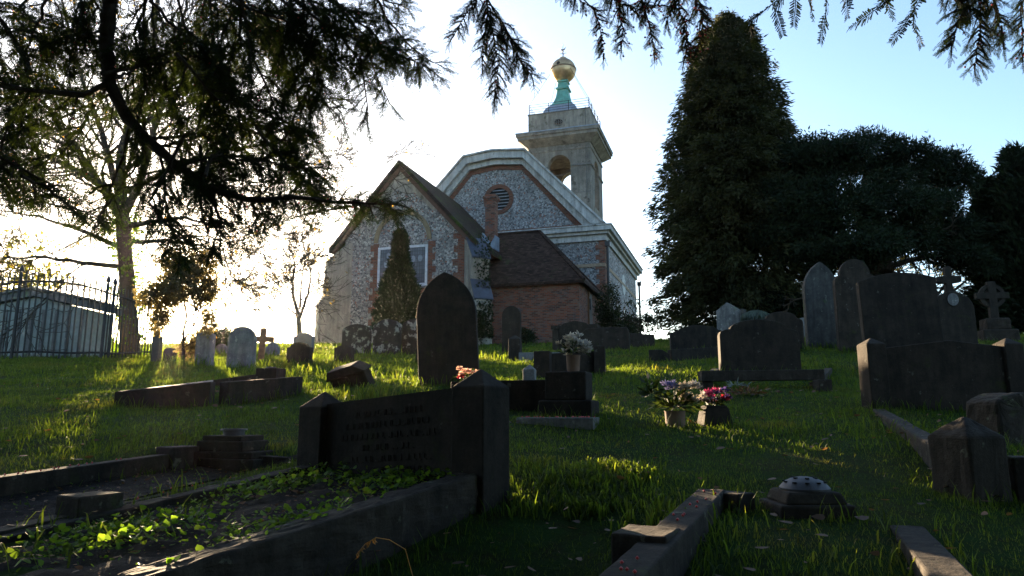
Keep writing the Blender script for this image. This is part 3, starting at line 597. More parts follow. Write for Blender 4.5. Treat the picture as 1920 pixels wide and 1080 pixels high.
stone('headstone', 'weathered round-topped headstone in front of the brick vestry', 941, 978, 574, 650, 18, 'round', .5, .12, m=m_brown)
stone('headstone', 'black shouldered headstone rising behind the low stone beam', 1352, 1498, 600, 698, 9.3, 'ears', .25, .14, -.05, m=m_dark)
stone('headstone', 'brown scroll-shouldered headstone partly behind the black shouldered one', 1428, 1506, 585, 650, 13.2, 'ears', .28, .13, -.1, m=m_brown)
stone('headstone', 'small pale headstone between the brown scroll one and the gothic one', 1494, 1521, 596, 632, 18, 'round', .3, .12, m=m_grey)
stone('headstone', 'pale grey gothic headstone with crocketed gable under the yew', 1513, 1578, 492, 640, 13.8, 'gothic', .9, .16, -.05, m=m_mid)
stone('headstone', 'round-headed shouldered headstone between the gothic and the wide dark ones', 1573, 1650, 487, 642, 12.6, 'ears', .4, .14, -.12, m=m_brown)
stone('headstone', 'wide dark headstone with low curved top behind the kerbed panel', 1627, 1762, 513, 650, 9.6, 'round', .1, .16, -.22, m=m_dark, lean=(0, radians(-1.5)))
stone('headstone', 'pale gabled headstone under the tall cypress', 1345, 1391, 568, 618, 22, 'peak', .35, .3, -.6, m=m_grey)
stone('headstone', 'pale stone slab leaning at the cypress foot', 1391, 1400, 580, 618, 21.5, 'flat', .35, .3, -.6, m=m_mid)
# crown moulding on gothic stone
# tilted small desk stone
P = W(668, 722, 7.8); b = MB(); b.prism([(-.2, -.2), (.22, -.2), (.22, .2), (.1, .26), (-.18, .26), (-.22, .2)], -.07, .07); b.prism([(-.25, .2), (.25, .2), (.12, .3), (-.2, .3)], -.1, .1)
o = b.build('headstone', m_brown, bev=.01, loc=(P.x, P.y, H(P.x, P.y)-.02), rz=-.35, lean=(radians(22), radians(-14)), rough=0); tag(o, 'small toppling headstone tilted backwards in open grass', 'headstone', G1)
# wooden cross
P = W(489, 679, 14.2); z = H(P.x, P.y); b = MB(); b.box(-.055, .055, -.04, .04, -.2, .66); b.box(-.17, .22, -.035, .035, .38, .49)
tag(b.build('wooden_cross', m_wood, bev=.006, loc=(P.x, P.y, z), rz=.1, lean=(0, .03)), 'brown wooden cross standing right of the pale round headstone', 'grave cross')
# kerb helper: a bar between two top points
def bar(mb, p, q, wd, dn):
    p, q = Vector(p), Vector(q); d = (q-p); d.z = 0; d.normalize(); s = Vector((-d.y, d.x, 0))*wd/2; dz = Vector((0, 0, -dn))
    vs = [p-s, p+s, q+s, q-s]; vs = [a+dz for a in vs] + vs
    mb.add(vs, [(0,3,2,1), (4,5,6,7), (0,1,5,4), (1,2,6,5), (2,3,7,6), (3,0,4,7)])
def capblock(mb, c, sx, sy, z0, z1, cap, rz):
    T = Matrix.Translation(c) @ Matrix.Rotation(rz, 4, 'Z')
    vs = [(-sx, -sy, z0), (sx, -sy, z0), (sx, sy, z0), (-sx, sy, z0), (-sx, -sy, z1), (sx, -sy, z1), (sx, sy, z1), (-sx, sy, z1), (0, 0, z1+cap)]
    mb.add([T @ Vector(v) for v in vs], [(0,3,2,1), (0,1,5,4), (1,2,6,5), (2,3,7,6), (3,0,4,7), (4,5,8), (5,6,8), (6,7,8), (7,4,8)])
GK = 'kerbed grave plots'
# --- grave A: near, low headstone between two capped posts
ga = empty('kerbed_grave', (-.1, 3.2, H(-.1, 3.2))); tag(ga, 'nearest kerbed grave whose low headstone stands between two pointed posts, ivy inside', 'grave', GK)
ia_ = Vector(ga.location)
eA = Vector((-.8, .6, 0)); nA = Vector((-.6, -.8, 0)); Ra = Vector((-.14, 3.2, 0)); La = Ra + eA*1.09
angA = atan2(-.6, .8)   # local x along -eA
def loc(p): return Vector(p) - ia_
def postA(c, ztop, zb, s=.092):
    b = MB(); T = loc(Vector((c.x, c.y, 0))); capblock(b, T, s, s*1.02, zb, ztop-.085, .085, angA); return b
postA(Ra, 1.04, .1).build('post', m_dark, ga, bev=.006); postA(La, .955, .1).build('post', m_dark, ga, bev=.006)
b = MB(); q0 = loc(Ra - Vector((0, 0, 0)) + eA*.085); q1 = loc(La - eA*.085); s = nA*.05
zr, zl = .955, .885
vs = []
for q, zt in ((q0, zr), (q1, zl)):
    for sg in (-1, 1): vs += [(q + s*sg + Vector((0, 0, .15))), (q + s*sg + Vector((0, 0, zt)))]
b.add(vs, [(0,1,5,4), (2,6,7,3), (1,3,7,5), (0,4,6,2), (0,2,3,1), (4,5,7,6)])
pa = b.build('inscribed_panel', m_dark, ga)
# worn inscription lines: shallow raised letters
b = MB(); rl = random.Random(4)
fn = nA*.0535
for r_, (t0, t1) in enumerate([(.25, .75), (.2, .82), (.15, .85), (.3, .7), (.18, .8), (.22, .7)]):
    t = t0
    while t < t1:
        wl = rl.uniform(.018, .034); hl = .028
        for k in range(2):
            q = q0.lerp(q1, t + k*wl*.45); zt = zr + (zl-zr)*t - .09 - r_*.055
            dd = (q1-q0).normalized(); a = q + fn; vs = []
            w2 = .004 if rl.random() < .6 else wl*.4
            for sx in (0, w2):
                for sz in (0, hl if w2 < .005 else .005):
                    for sn in (-.004, 0): vs.append(a + dd*sx + Vector((0, 0, zt+sz)) + nA*sn)
            b.add(vs, [(0,1,3,2), (4,6,7,5), (0,4,5,1), (2,3,7,6), (0,2,6,4), (1,5,7,3)])
        t += wl/ .9 * 1.0 + (.02 if rl.random() < .2 else .004)
b.build('worn_lettering', m_brown, pa)
k1 = MB(); bar(k1, loc(Ra + nA*.09 + Vector((0, 0, .585))), loc(Ra + nA*1.5 + Vector((0, 0, .41))), .13, .4); k1.build('kerb', m_kerb, ga, bev=.012, rough=.035)
k1 = MB(); bar(k1, loc(La + nA*.09 + Vector((0, 0, .57))), loc(La + nA*1.75 + Vector((0, 0, .36))), .11, .4); k1.build('kerb', m_kerb, ga, bev=.008, rough=.025)
so_ = MB(); a_, b_, c_, d_ = [loc(q) for q in (Ra + nA*.05 + Vector((0, 0, .555)), Ra + nA*1.6 + Vector((0, 0, .365)), La + nA*1.6 + Vector((0, 0, .355)), La + nA*.05 + Vector((0, 0, .545)))]
N_ = 24; vs = []
for i_ in range(N_+1):
    for j_ in range(N_+1):
        p = a_.lerp(b_, i_/N_).lerp(d_.lerp(c_, i_/N_), j_/N_); vs.append(p + Vector((0, 0, .02*sin(i_*1.3)*sin(j_*1.1+.5) + random.uniform(-.008, .008) - .01)))
so_.add(vs, [(i_*(N_+1)+j_, i_*(N_+1)+j_+1, (i_+1)*(N_+1)+j_+1, (i_+1)*(N_+1)+j_) for i_ in range(N_) for j_ in range(N_)]); so_.build('soil', m_soil, ga, smooth=True)
# --- grave B: left kerb with stepped vase block
gbp = Vector((-1.6, 4.2, 0)); gb = empty('kerbed_grave', (gbp.x, gbp.y, H(gbp.x, gbp.y))); tag(gb, 'kerbed grave at the left with a stepped block holding a round vase', 'grave', GK)
ia_ = Vector(gb.location)
r0, r1 = W(585, 861, 4.2), W(0, 992, 2.75); r1 = r0 + (r1-r0)*1.15; f0, f1 = W(345, 846, 4.28), W(0, 893, 3.45); f1 = f0 + (f1-f0)*1.5
r0, r1, f0, f1 = [loc(p) for p in (r0, r1, f0, f1)]
k = MB(); bar(k, r0, r1, .1, .3); k.build('kerb', m_kerb, gb, bev=.006)
k = MB(); bar(k, f0, f1, .1, .3); k.build('kerb', m_kerb, gb, bev=.006)
k = MB(); bar(k, f0 + Vector((-.02, .05, .002)), r0 + Vector((.03, .05, .002)), .14, .3); k.build('kerb', m_kerb, gb, bev=.006)
def soilgrid(q00, q10, q11, q01, org, dz, N_=16):
    k = MB(); vs = []
    for i_ in range(N_+1):
        for j_ in range(N_+1):
            p = q00.lerp(q10, i_/N_).lerp(q01.lerp(q11, i_/N_), j_/N_) + Vector((0, 0, dz + random.uniform(-.008, .008))); p.z = max(p.z, H(p.x+org.x, p.y+org.y) - org.z + .012); vs.append(p)
    k.add(vs, [(i_*(N_+1)+j_, i_*(N_+1)+j_+1, (i_+1)*(N_+1)+j_+1, (i_+1)*(N_+1)+j_) for i_ in range(N_) for j_ in range(N_)]); return k
soilgrid(r0, r1, f1, f0, ia_, -.08).build('soil', m_soil, gb, smooth=True)
cbp = loc(W(170, 930, 3.02)); rzB = atan2((r0-r1).y, (r0-r1).x)
def blk(mb, c, sx, sy, z0, z1, rz): mb.box(-sx, sx, -sy, sy, z0, z1, Matrix.Translation(c) @ Matrix.Rotation(rz, 4, 'Z'))
k = MB(); blk(k, (cbp.x, cbp.y, 0), .095, .08, -.3, cbp.z+.01, rzB); k.build('corner_block', m_kerb, gb, bev=.008)
k = MB(); q = f0.lerp(f1, .02); blk(k, (q.x, q.y, 0), .1, .08, -.3, f0.z+.03, rzB); k.build('corner_block', m_kerb, gb, bev=.008)
vb = W(436, 850, 4.35); vb = loc(vb); k = MB(); rB2 = rzB - pi/2
zt = loc(W(436, 816, 4.35)).z
blk(k, (vb.x, vb.y, 0), .27, .15, -.3, zt-.13, rB2+.15); blk(k, (vb.x, vb.y, 0), .24, .13, zt-.13, zt-.09, rB2+.15); blk(k, (vb.x, vb.y, 0), .165, .12, zt-.09, zt-.03, rB2+.15); blk(k, (vb.x, vb.y, 0), .14, .105, zt-.03, zt, rB2+.15)
vbk = k.build('stepped_block', m_brown, gb, bev=.006)
MB().lathe([(.06, zt), (.063, zt+.028), (.078, zt+.03), (.078, zt+.038), (.066, zt+.038), (.06, zt+.01)], vb.x, vb.y, 24).build('vase_rim', m_zinc, vbk, smooth=True)
# --- grave C: sunken ledger left
gc = empty('kerbed_grave', (-2.8, 6.6, H(-2.8, 6.6))); tag(gc, 'low ledger grave with tapered kerbs and a small block, left in the shade', 'grave', GK); ia_ = Vector(gc.location)
c0, c1, c2, c3 = [loc(p) for p in (W(222, 735, 6.4), W(400, 716, 6.5), W(560, 706, 7.2), W(330, 722, 7.6))]
k = MB(); bar(k, c0, c1, .16, .35); k.build('kerb', m_brown, gc, bev=.008)
k = MB(); bar(k, c1 + Vector((.1, 0, 0)), c2, .14, .35); k.build('kerb', m_brown, gc, bev=.008)
k = MB(); bar(k, c0 + Vector((0, .1, .01)), c3, .14, .35); k.build('kerb', m_brown, gc, bev=.008)
k = MB(); bar(k, c3, loc(W(490, 700, 8.1)), .14, .35); k.build('kerb', m_brown, gc, bev=.008)
k = MB(); k.add([c0, c1, loc(W(400, 712, 7.3)), c3], [(0,1,2,3)]); k.build('ledger_slab', m_grey, gc)
p = loc(W(508, 700, 7.6)); k = MB(); blk(k, (p.x, p.y, 0), .12, .1, -.3, loc(W(508, 691, 7.6)).z, -.2); k.build('vase_block', m_brown, gc, bev=.006); MB().lathe([(.05, p.z), (.05, loc(W(508, 688, 7.6)).z), (.04, loc(W(508, 688, 7.6)).z)], p.x, p.y, 16).build('vase_rim', m_zinc, gc)
# --- grave U: near right kerb set with domed pot
gu = empty('kerbed_grave', (.8, 2.9, H(.8, 2.9))); tag(gu, 'kerbed grave in the near right foreground, grass-filled, berries on its kerb', 'grave', GK); ia_ = Vector(gu.location)
u0, u1 = loc(W(1335, 916, 3.12)), loc(W(1150, 1092, 1.92)); u1 = u0 + (u1-u0)*1.1
w0, w1 = loc(W(1700, 985, 2.75)), loc(W(1800, 1095, 1.95)); w1 = w0 + (w1-w0)*1.2
k = MB(); bar(k, u0, u1, .115, .3); k.build('kerb', m_kerb, gu, bev=.008, rough=.008)
k = MB(); bar(k, w0, w1, .115, .3); k.build('kerb', m_kerb, gu, bev=.008, rough=.008)
k = MB(); bar(k, u0 + Vector((.02, .03, -.012)), loc(W(1400, 925, 3.0)), .1, .3); k.build('kerb', m_kerb, gu, bev=.006)
q = loc(W(1212, 1003, 2.4)); rzU = atan2((u0-u1).y, (u0-u1).x); k = MB(); blk(k, (q.x, q.y, 0), .1, .09, -.3, q.z+.015, rzU); k.build('corner_block', m_kerb, gu, bev=.008, rough=.008)
p = W(1510, 935, 3.0); zt = W(1510, 918, 3.0).z
pot = empty('flower_vase', (p.x, p.y, H(p.x, p.y))); tag(pot, 'squat stone grave vase with grey perforated dome lid, low in the grass', 'grave vase')
zz = zt - H(p.x, p.y); b = MB(); b.frus(0, 0, -.15, zz*.45, .15, .13, .15, .13); b.frus(0, 0, zz*.45, zz, .125, .12, .105, .1); b.build('base', m_kerb, pot, bev=.01)
b = MB(); b.lathe([(.098, zz), (.1, zz+.008), (.09, zz+.02), (.075, zz+.034), (.05, zz+.046), (.02, zz+.052), (.002, zz+.053)], 0, 0, 28); dm = b.build('dome', m_zinc, pot, smooth=True)
b = MB()
for rr, nn, zo in ((.078, 10, .0335), (.045, 6, .049)):
    for j in range(nn):
        a = 2*pi*j/nn + rr*9; b = MB(); b.lathe([(.009, zz+zo-.004), (.009, zz+zo+.0015)], rr*cos(a), rr*sin(a), 8); b.build('hole', m_hole, dm)
# --- grave S: right panel headstone between posts with kerb to the near post
gs = empty('kerbed_grave', (3.3, 6.1, H(3.3, 6.1))); tag(gs, 'kerbed grave at the right with wide low panel headstone between capped posts', 'grave', GK); ia_ = Vector(gs.location)
s0 = W(1645, 785, 6.15); s1 = W(1905, 790, 6.15); sdv = (s1-s0); sdv.z = 0; sdv.normalize(); ztS = W(1645, 655, 6.15).z; zbS = .2
def postS(P, ztop, hh, cap, s=.085, rz=0.06): b = MB(); capblock(b, loc(Vector((P.x, P.y, 0))), s, s, ztop-hh, ztop-cap, cap, rz); return b
postS(s0, W(1645, 633, 6.15).z, 1.2, .06).build('post', m_brown, gs, bev=.008); postS(s1, W(1905, 633, 6.15).z, 1.2, .06).build('post', m_brown, gs, bev=.008)
L_ = (s1-s0).length; b = MB(); b.prism([(.06, -.5), (L_-.06, -.5), (L_-.06, ztS+.02), (L_*.55, ztS+.075), (.06, ztS+.005)], -.055, .055, 'y', Matrix.Translation(loc(Vector((s0.x, s0.y, 0)))) @ Matrix.Rotation(atan2(sdv.y, sdv.x), 4, 'Z')); b.build('headstone_panel', m_brown, gs, bev=.006)
t0 = W(1822, 925, 3.25); zc = W(1822, 778, 3.25).z; b = MB(); capblock(b, loc(Vector((t0.x, t0.y, 0))), .105, .11, -.3+0, zc-.09, .09, .25); b.build('near_post', m_kerb, gs, bev=.012, rough=.015)
b = MB(); e0 = Vector((s0.x, s0.y, 0)).lerp(Vector((t0.x, t0.y, 0)), .93); e1 = Vector((s0.x, s0.y, 0)).lerp(Vector((t0.x, t0.y, 0)), .05)
bar(b, loc(Vector((e0.x, e0.y, W(1770, 850, 3.45).z))), loc(Vector((e1.x, e1.y, H(e1.x, e1.y)+.02))), .1, .45); b.build('kerb', m_kerb, gs, bev=.015, rough=.03)
b = MB(); bar(b, loc(Vector((t0.x+.15, t0.y-.02, zc-.18))), loc(Vector((t0.x+1.3, t0.y-.15, zc-.2))), .12, .45); b.build('kerb', m_kerb, gs, bev=.01, rough=.015)
p = W(1885, 800, 4.7); b = MB(); b.prism(arc_top(.42, W(1885, 737, 4.7).z - H(p.x, p.y), .06), -.15, .1); tag(b.build('grave_block', m_kerb, bev=.02, rough=.02, loc=(p.x, p.y, H(p.x, p.y)), rz=.25), 'rounded rough stone block behind the near right capped post', 'stone block')
# --- grave Q: beam on posts
gq = empty('kerbed_grave', (3.0, 8.1, H(3.0, 8.1))); tag(gq, 'grave surround raised on posts like a bench before the black shouldered headstone', 'grave', GK); ia_ = Vector(gq.location)
k = MB(); q0_, q1_ = loc(W(1312, 696, 7.9)), loc(W(1540, 693, 7.9)); bar(k, q0_, q1_, .16, .115); k.build('beam', m_kerb, gq, bev=.006)
for px in (1325, 1530):
    p = loc(W(px, 712, 7.92)); k = MB(); k.box(p.x-.055, p.x+.055, p.y-.06, p.y+.06, -.4, p.z-.025); k.build('post', m_kerb, gq, bev=.005)
p = loc(W(1541, 712, 7.6)); k = MB(); k.box(p.x-.07, p.x+.07, p.y-.08, p.y+.08, -.5, p.z); k.build('corner_block', m_kerb, gq, bev=.006)
for px, e in ((1325, 1430), (1535, 1600)):
    k = MB(); bar(k, loc(W(px, 706, 8.05)), loc(W(px+18, 690, 9.9)), .1, .3); k.build('kerb', m_kerb, gq, bev=.006)
# --- pedestal with vase
P = W(1068, 797, 5.75); zb = H(P.x, P.y); pe = empty('grave_pedestal', (P.x, P.y, zb), -.28); tag(pe, 'square stone pedestal on a stepped plinth carrying the vase of white flowers', 'pedestal')
hp = W(1068, 698, 5.75).z - zb; b = MB(); b.box(-.165, .165, -.15, .15, .12, hp); b.build('block', m_dark, pe, bev=.012, rough=.006); MB().box(-.21, .21, -.19, .19, -.2, .118).build('plinth', m_dark, pe, bev=.01)
p2 = W(1045, 805, 5.35); o = MB().box(-.27, .3, -.17, .12, -.05, .035).build('ledger_slab', m_grey, bev=.006, loc=(p2.x, p2.y, H(p2.x, p2.y)), rz=-.28); tag(o, 'flat pale grey slab speckled with fallen berries before the pedestal', 'stone slab')
gk = MB(); bar(gk, W(848, 716, 6.1) , W(1030, 712, 6.0), .12, .3); o = gk.build('kerb_wall', m_dark, bev=.008); tag(o, 'low dark kerb wall running left from the flower pedestal', 'grave kerb')
# --- middle distance small things right of the big stone
def capstone(label, px, w_, pt, pb, Y, cap=.09, m=m_brown, name='kerb_post', cat='kerb post', grp='short kerb posts below the vestry'):
    P = W(px, pb, Y); z = H(P.x, P.y); hh = W(px, pt, Y).z - z; b = MB(); s = w_/FPX*Y/2; capblock(b, (0, 0, 0), s, s, -.2, hh-cap, cap, 0)
    tag(b.build(name, m, bev=.008, loc=(P.x, P.y, z), rz=-.2), label, cat, grp)
capstone('small capped post at the left end of the pale inscribed slab', 966, 22, 628, 657, 14.5)
capstone('square kerb post left of the white flower vase', 1018, 30, 658, 686, 9.4, .01)
capstone('kerb post right of the white flower vase', 1125, 20, 648, 680, 9.6, .01)
capstone('tiny pyramid stone in grass left of the pedestal', 993, 22, 683, 697, 8.2, .06, m_grey)
o = MB().box(-.42, .42, -.08, .08, -.1, .17).build('ledger_slab', m_grey, bev=.01, loc=(W(1012, 656, 14.2).x, 14.2, H(W(1012, 656, 14.2).x, 14.2)), rz=-.1); tag(o, 'pale inscribed slab lying between capped posts below the vestry', 'stone slab')
k = MB(); bar(k, W(1020, 664, 9.5), W(1120, 658, 9.7), .12, .3); tag(k.build('kerb_wall', m_brown, bev=.006), 'brown grave kerb behind the white flower vase', 'grave kerb')
# chest tomb in front of vestry corner
P = W(1080, 650, 22); z = H(P.x, P.y); ct = empty('chest_tomb', (P.x, P.y, z), -.3); tag(ct, 'bow-topped chest tomb with scrolled ends in front of the vestry corner', 'tomb')
b = MB(); b.prism([(-.5, -.3), (.5, -.3), (.5, .72), (.35, .84), (0, .92), (-.35, .84), (-.5, .72)], -.2, .2); b.build('body', m_brown, ct, bev=.02)
for sx in (-.6, .6):
    b = MB(); b.box(sx-.1, sx+.1, -.25, .25, -.3, .66); b.box(sx-.14, sx+.14, -.28, .28, .662, .78); b.build('end_pier', m_brown, ct, bev=.015)
P = W(1142, 655, 17); z = H(P.x, P.y); b = MB(); b.prism([(-.62, -.3), (.5, -.3), (.5, .4), (.45, .52), (-.5, .52), (-.62, .42)], -.25, .25); tag(b.build('chest_tomb', m_brown, bev=.03, rough=.02, loc=(P.x, P.y, z), rz=-.2), 'low brown chest tomb with broken lid right of the flowers', 'tomb')
P = W(1203, 652, 19); z = H(P.x, P.y); b = MB(); b.prism([(-.35, -.3), (.35, -.3), (.35, .36), (-.35, .42)], -.12, .12); tag(b.build('headstone', m_brown, bev=.02, loc=(P.x, P.y, z), rz=-.2), 'low square brown headstone below the end of the nave', 'headstone', G1)
P = W(1236, 662, 12.5); z = H(P.x, P.y); b = MB(); b.prism([(-.18, -.3), (.18, -.3), (.18, .12), (.05, .2), (-.18, .2)], -.12, .12); tag(b.build('kerb_post', m_dark, bev=.01, loc=(P.x, P.y, z), rz=-.2), 'dark sloping kerb post in grass left of the long dark slab', 'kerb post', 'short kerb posts below the vestry')
k = MB(); a_, b_ = W(1255, 656, 12.6), W(1350, 650, 12.9); bar(k, a_, b_, .14, .4); tag(k.build('kerb_wall', m_dark, bev=.01), 'thin dark grave kerb in front of the long dark slab', 'grave kerb')
P = W(1309, 650, 15); z = H(P.x, P.y); b = MB(); b.prism([(-.58, -.3), (.6, -.3), (.6, .36), (.42, .4), (.3, .48), (-.1, .52), (-.58, .35)], -.15, .15); tag(b.build('headstone', m_dark, bev=.01, loc=(P.x, P.y, z), rz=-.15), 'long low blue-black slab headstone left of the pale gabled one', 'headstone', G1)
# monument with portrait medallion and cross finial
P = W(1790, 645, 12.2); z = H(P.x, P.y); mo = empty('monument', (P.x, P.y, z), -.2); tag(mo, 'dark round-headed monument with pale oval medallion and cross finial on top', 'monument')
b = MB(); b.prism(arc_top(.66, 1.05, .33), -.12, .12); b.build('body', m_dark, mo, bev=.02)
b = MB(); b.prism([(.085*cos(t), .9+.11*sin(t)) for t in t32], -.145, -.122); b.build('medallion', m_grey, mo)
b = MB(); b.prism([(-.07, 1.0), (.07, 1.0), (.05, 1.2), (.2, 1.22), (.2, 1.32), (.05, 1.34), (.05, 1.5), (-.05, 1.5), (-.05, 1.34), (-.2, 1.32), (-.2, 1.22), (-.05, 1.2)], -.06, .06); b.build('cross_finial', m_dark, mo, bev=.012)
P = W(1868, 630, 14); z = H(P.x, P.y); mc = empty('stone_cross', (P.x, P.y, z), -.2); tag(mc, 'grey stone wheel cross on rough stepped base at the far right', 'grave cross')
b = MB(); b.box(-.32, .32, -.25, .25, -.3, .22); b.box(-.22, .22, -.18, .18, .222, .45); b.build('base', m_brown, mc, bev=.03, rough=.03)
b = MB(); b.box(-.075, .075, -.06, .06, .45, 1.2); b.box(-.3, .3, -.058, .058, .85, .98); mcr = b.build('cross', m_dark, mc, bev=.01); MB().ring([(.24*cos(t), .915+.24*sin(t)) for t in t32], [(.17*cos(t), .915+.17*sin(t)) for t in t32], -.04, .04).build('wheel', m_dark, mcr)
# ------------------------------------------------------------------ fence + tomb at left
FY = 15.0
F0, F1, F2, F3 = W(-60, 600, FY), W(196, 600, FY), W(292, 600, 17.6), W(-60, 600, FY)
fe = empty('iron_fence', (F1.x, F1.y, H(F1.x, F1.y))); tag(fe, 'tall spiked iron railing with arched front enclosing the pale tomb at the left edge', 'railing')
ia_ = Vector(fe.location)
def ftop(x, y):
    if y < FY + .01: return W(75, 527, FY).z - .34*((x - W(75, 527, FY).x)/1.36)**2 * .62
    return ftop(F1.x, FY) + .012*(y-FY)
rails = MB(); rails2 = MB()
for A_, B_ in ((F0, F1), (F1, F2)):
    n_ = int((B_-A_).length/(.125 if A_ is F0 else .16)); bb = MB(); prev = None
    for k in range(n_+1):
        p = A_.lerp(B_, k/n_); x, y = p.x, p.y; tz = ftop(x, y)
        q = loc(Vector((x, y, tz))); h0 = H(x, y) - .05 - ia_.z; ex = .06*(k % 2)
        bb.tube([(q.x, q.y, h0), (q.x, q.y, q.z+.1+ex), (q.x, q.y, q.z+.22+ex)], [.019, .019, .003], 4)
        if prev is not None:
            rails.tube([prev[0], q], .022, 4); rails2.tube([prev[1], Vector((q.x, q.y, h0+.2))], .022, 4)
        prev = (q, Vector((q.x, q.y, h0+.2)))
    bb.build('railing_bars', m_iron, fe)
rails.build('rail', m_iron, fe); rails2.build('rail', m_iron, fe)
for p in (F1, F2, F1.lerp(F2, .12), F0.lerp(F1, .35)):
    x, y, _ = loc(p); tz = ftop(p.x, p.y)-ia_.z; b = MB(); b.tube([(x, y, -.3), (x, y, tz+.2)], .035, 8); b.lathe([(.01, tz+.2), (.055, tz+.25), (.045, tz+.3), (.01, tz+.38)], x, y, 8); b.build('post', m_iron, fe)
TY = 16.4; e0, e1, pk = W(-40, 562, TY), W(166, 562, TY), W(70, 541, TY)
to = empty('tomb', (pk.x, TY, H(pk.x, TY))); tag(to, 'large pale panelled tomb with low gabled roof inside the iron railing', 'tomb')
ox, oz = pk.x, to.location.z; xl, xr_ = e0.x-ox, e1.x-ox; ze, zp = e1.z-oz, pk.z-oz
b = MB(); b.prism([(xl+.1, -.8), (xr_-.1, -.8), (xr_-.1, ze-.2), (0, zp-.2), (xl+.1, ze-.2)], 0, 1.3); b.build('panel_wall', m_gwhite, to)
b = MB()
for k in range(0, 9): x = xl+.1+(xr_-xl-.2)*k/8; b.box(x-.035, x+.035, -.04, -.003, -.8, ze-.24)
b.build('panel_batten', m_grey, to)
b = MB(); b.prism([(xl-.05, ze-.19), (0, zp-.19), (xr_+.05, ze-.19), (xr_+.05, ze-.03), (0, zp-.03), (xl-.05, ze-.03)], -.12, 1.4); b.prism([(xl-.12, ze-.027), (0, zp-.027), (xr_+.12, ze-.027), (xr_+.12, ze+.02), (0, zp+.02), (xl-.12, ze+.02)], -.18, 1.46); b.build('roof_slab', m_grey, to)
P = W(291, 690, 13.5); z = H(P.x, P.y); gp = MB(); capblock(gp, (0, 0, 0), .07, .07, -.2, .5, .05, 0); gp.lathe([(.01, .52), (.05, .58), (.01, .68)], 0, 0, 8); tag(gp.build('gate_post', m_iron, loc=(P.x, P.y, z)), 'short dark gate post with pointed finial beside the railing end', 'post')
# ==================================================================  VASES WITH FLOWERS
def flowers(parent, name, m, centers, r, n=26, k=.5):
    C, D = [], []
    for c in centers:
        d = unit(RNG.normal(size=(n, 3))); d[:, 2] = np.abs(d[:, 2])*.8 - .1; C.append(np.repeat(np.array([c]), n, 0) + d*r*.15); D.append(d)
    V_, F_ = diamonds(np.concatenate(C), np.concatenate(D), r*(.8+.4*RNG.random(n*len(centers))), r*k)
    return npmesh(name, V_, F_, m, parent)
def leaves(parent, name, m, c, spread, n, l, w_, zmin=-.1):
    d = unit(RNG.normal(size=(n, 3))); d[:, 2] = np.abs(d[:, 2])*.7 + zmin; C = np.array(c) + d*np.array(spread)*RNG.random((n, 1)); V_, F_ = diamonds(C, d + RNG.normal(size=(n, 3))*.3, l*(.6+.8*RNG.random(n)), w_)
    return npmesh(name, V_, F_, m, parent)
def rnds(n, c, s): return [tuple(np.array(c) + RNG.uniform(-1, 1, 3)*np.array(s)) for _ in range(n)]
P = W(1075, 697, 5.72); va = empty('flower_vase', (P.x, P.y, W(1075, 698, 5.75).z)); tag(va, 'pale vase of white and cream flowers on the stone pedestal', 'flower vase')
MB().lathe([(.045, 0), (.052, .02), (.058, .13), (.062, .135), (.05, .135)], 0, 0, 20).build('vase', m_terra, va, smooth=True)
leaves(va, 'stems', m_shrub, (0, 0, .16), (.1, .08, .14), 90, .07, .014); flowers(va, 'white_flowers', m_pwhite, rnds(13, (.03, 0, .23), (.1, .06, .07)) + rnds(4, (.1, 0, .17), (.04, .04, .04)), .04); flowers(va, 'cream_flowers', m_pcream, rnds(7, (-.07, 0, .2), (.05, .05, .08)), .038)
P = W(1267, 812, 5.25); z = H(P.x, P.y); va = empty('flower_pot', (P.x, P.y, z)); tag(va, 'cylindrical clay pot with lilac and cream flowers and long dark leaves', 'flower pot')
hz = W(1267, 770, 5.25).z - z; MB().lathe([(.066, -.02), (.07, .02), (.074, hz-.01), (.08, hz), (.062, hz), (.06, hz-.03)], 0, 0, 22).build('pot', m_terra, va, smooth=True)
leaves(va, 'leaves', m_shrub, (0, 0, hz+.03), (.17, .1, .2), 150, .085, .022); leaves(va, 'tall_leaf_spray', m_shrub, (-.17, 0, hz+.12), (.06, .05, .24), 50, .09, .03)
flowers(va, 'lilac_flowers', m_pblue, rnds(4, (-.02, 0, hz+.17), (.04, .03, .03)), .045, 30, .3); flowers(va, 'cream_flowers', m_pcream, rnds(5, (.11, -.02, hz+.12), (.05, .03, .05)), .05, 40, .5); flowers(va, 'white_flowers', m_pwhite, rnds(3, (.13, 0, hz+.17), (.04, .03, .02)), .045, 30, .5)
P = W(1341, 810, 5.3); z = H(P.x, P.y); va = empty('flower_pot', (P.x, P.y, z), .1); tag(va, 'tapered stone pot with pink, crimson and violet flowers', 'flower pot')
hz = W(1341, 760, 5.3).z - z; b = MB(); b.frus(0, 0, -.03, hz*.9, .118, .09, .085, .07); b.frus(0, 0, hz*.9, hz, .085, .07, .07, .06); b.build('pot', m_brown, va, bev=.012)
leaves(va, 'leaves', m_shrub, (0, 0, hz+.01), (.11, .08, .09), 90, .05, .018); flowers(va, 'pink_flowers', m_ppink, rnds(5, (.01, 0, hz+.08), (.05, .03, .03)), .035, 26, .3); flowers(va, 'crimson_flowers', m_pred, rnds(4, (.05, 0, hz+.03), (.05, .03, .02)), .035); flowers(va, 'violet_flowers', m_pnavy, rnds(8, (0, -.01, hz+.06), (.1, .03, .05)), .035); flowers(va, 'white_flowers', m_pwhite, rnds(2, (-.09, 0, hz+.05), (.02, .02, .03)), .04)
P = W(1345, 806, 5.42); z = H(P.x, P.y)
tag(leaves(None, 'ground_litter', m_brownleaf, (P.x, P.y, z+.01), (.4, .2, .03), 40, .05, .03), 'litter on the grass around the tapered flower pot', 'litter', kind='stuff')
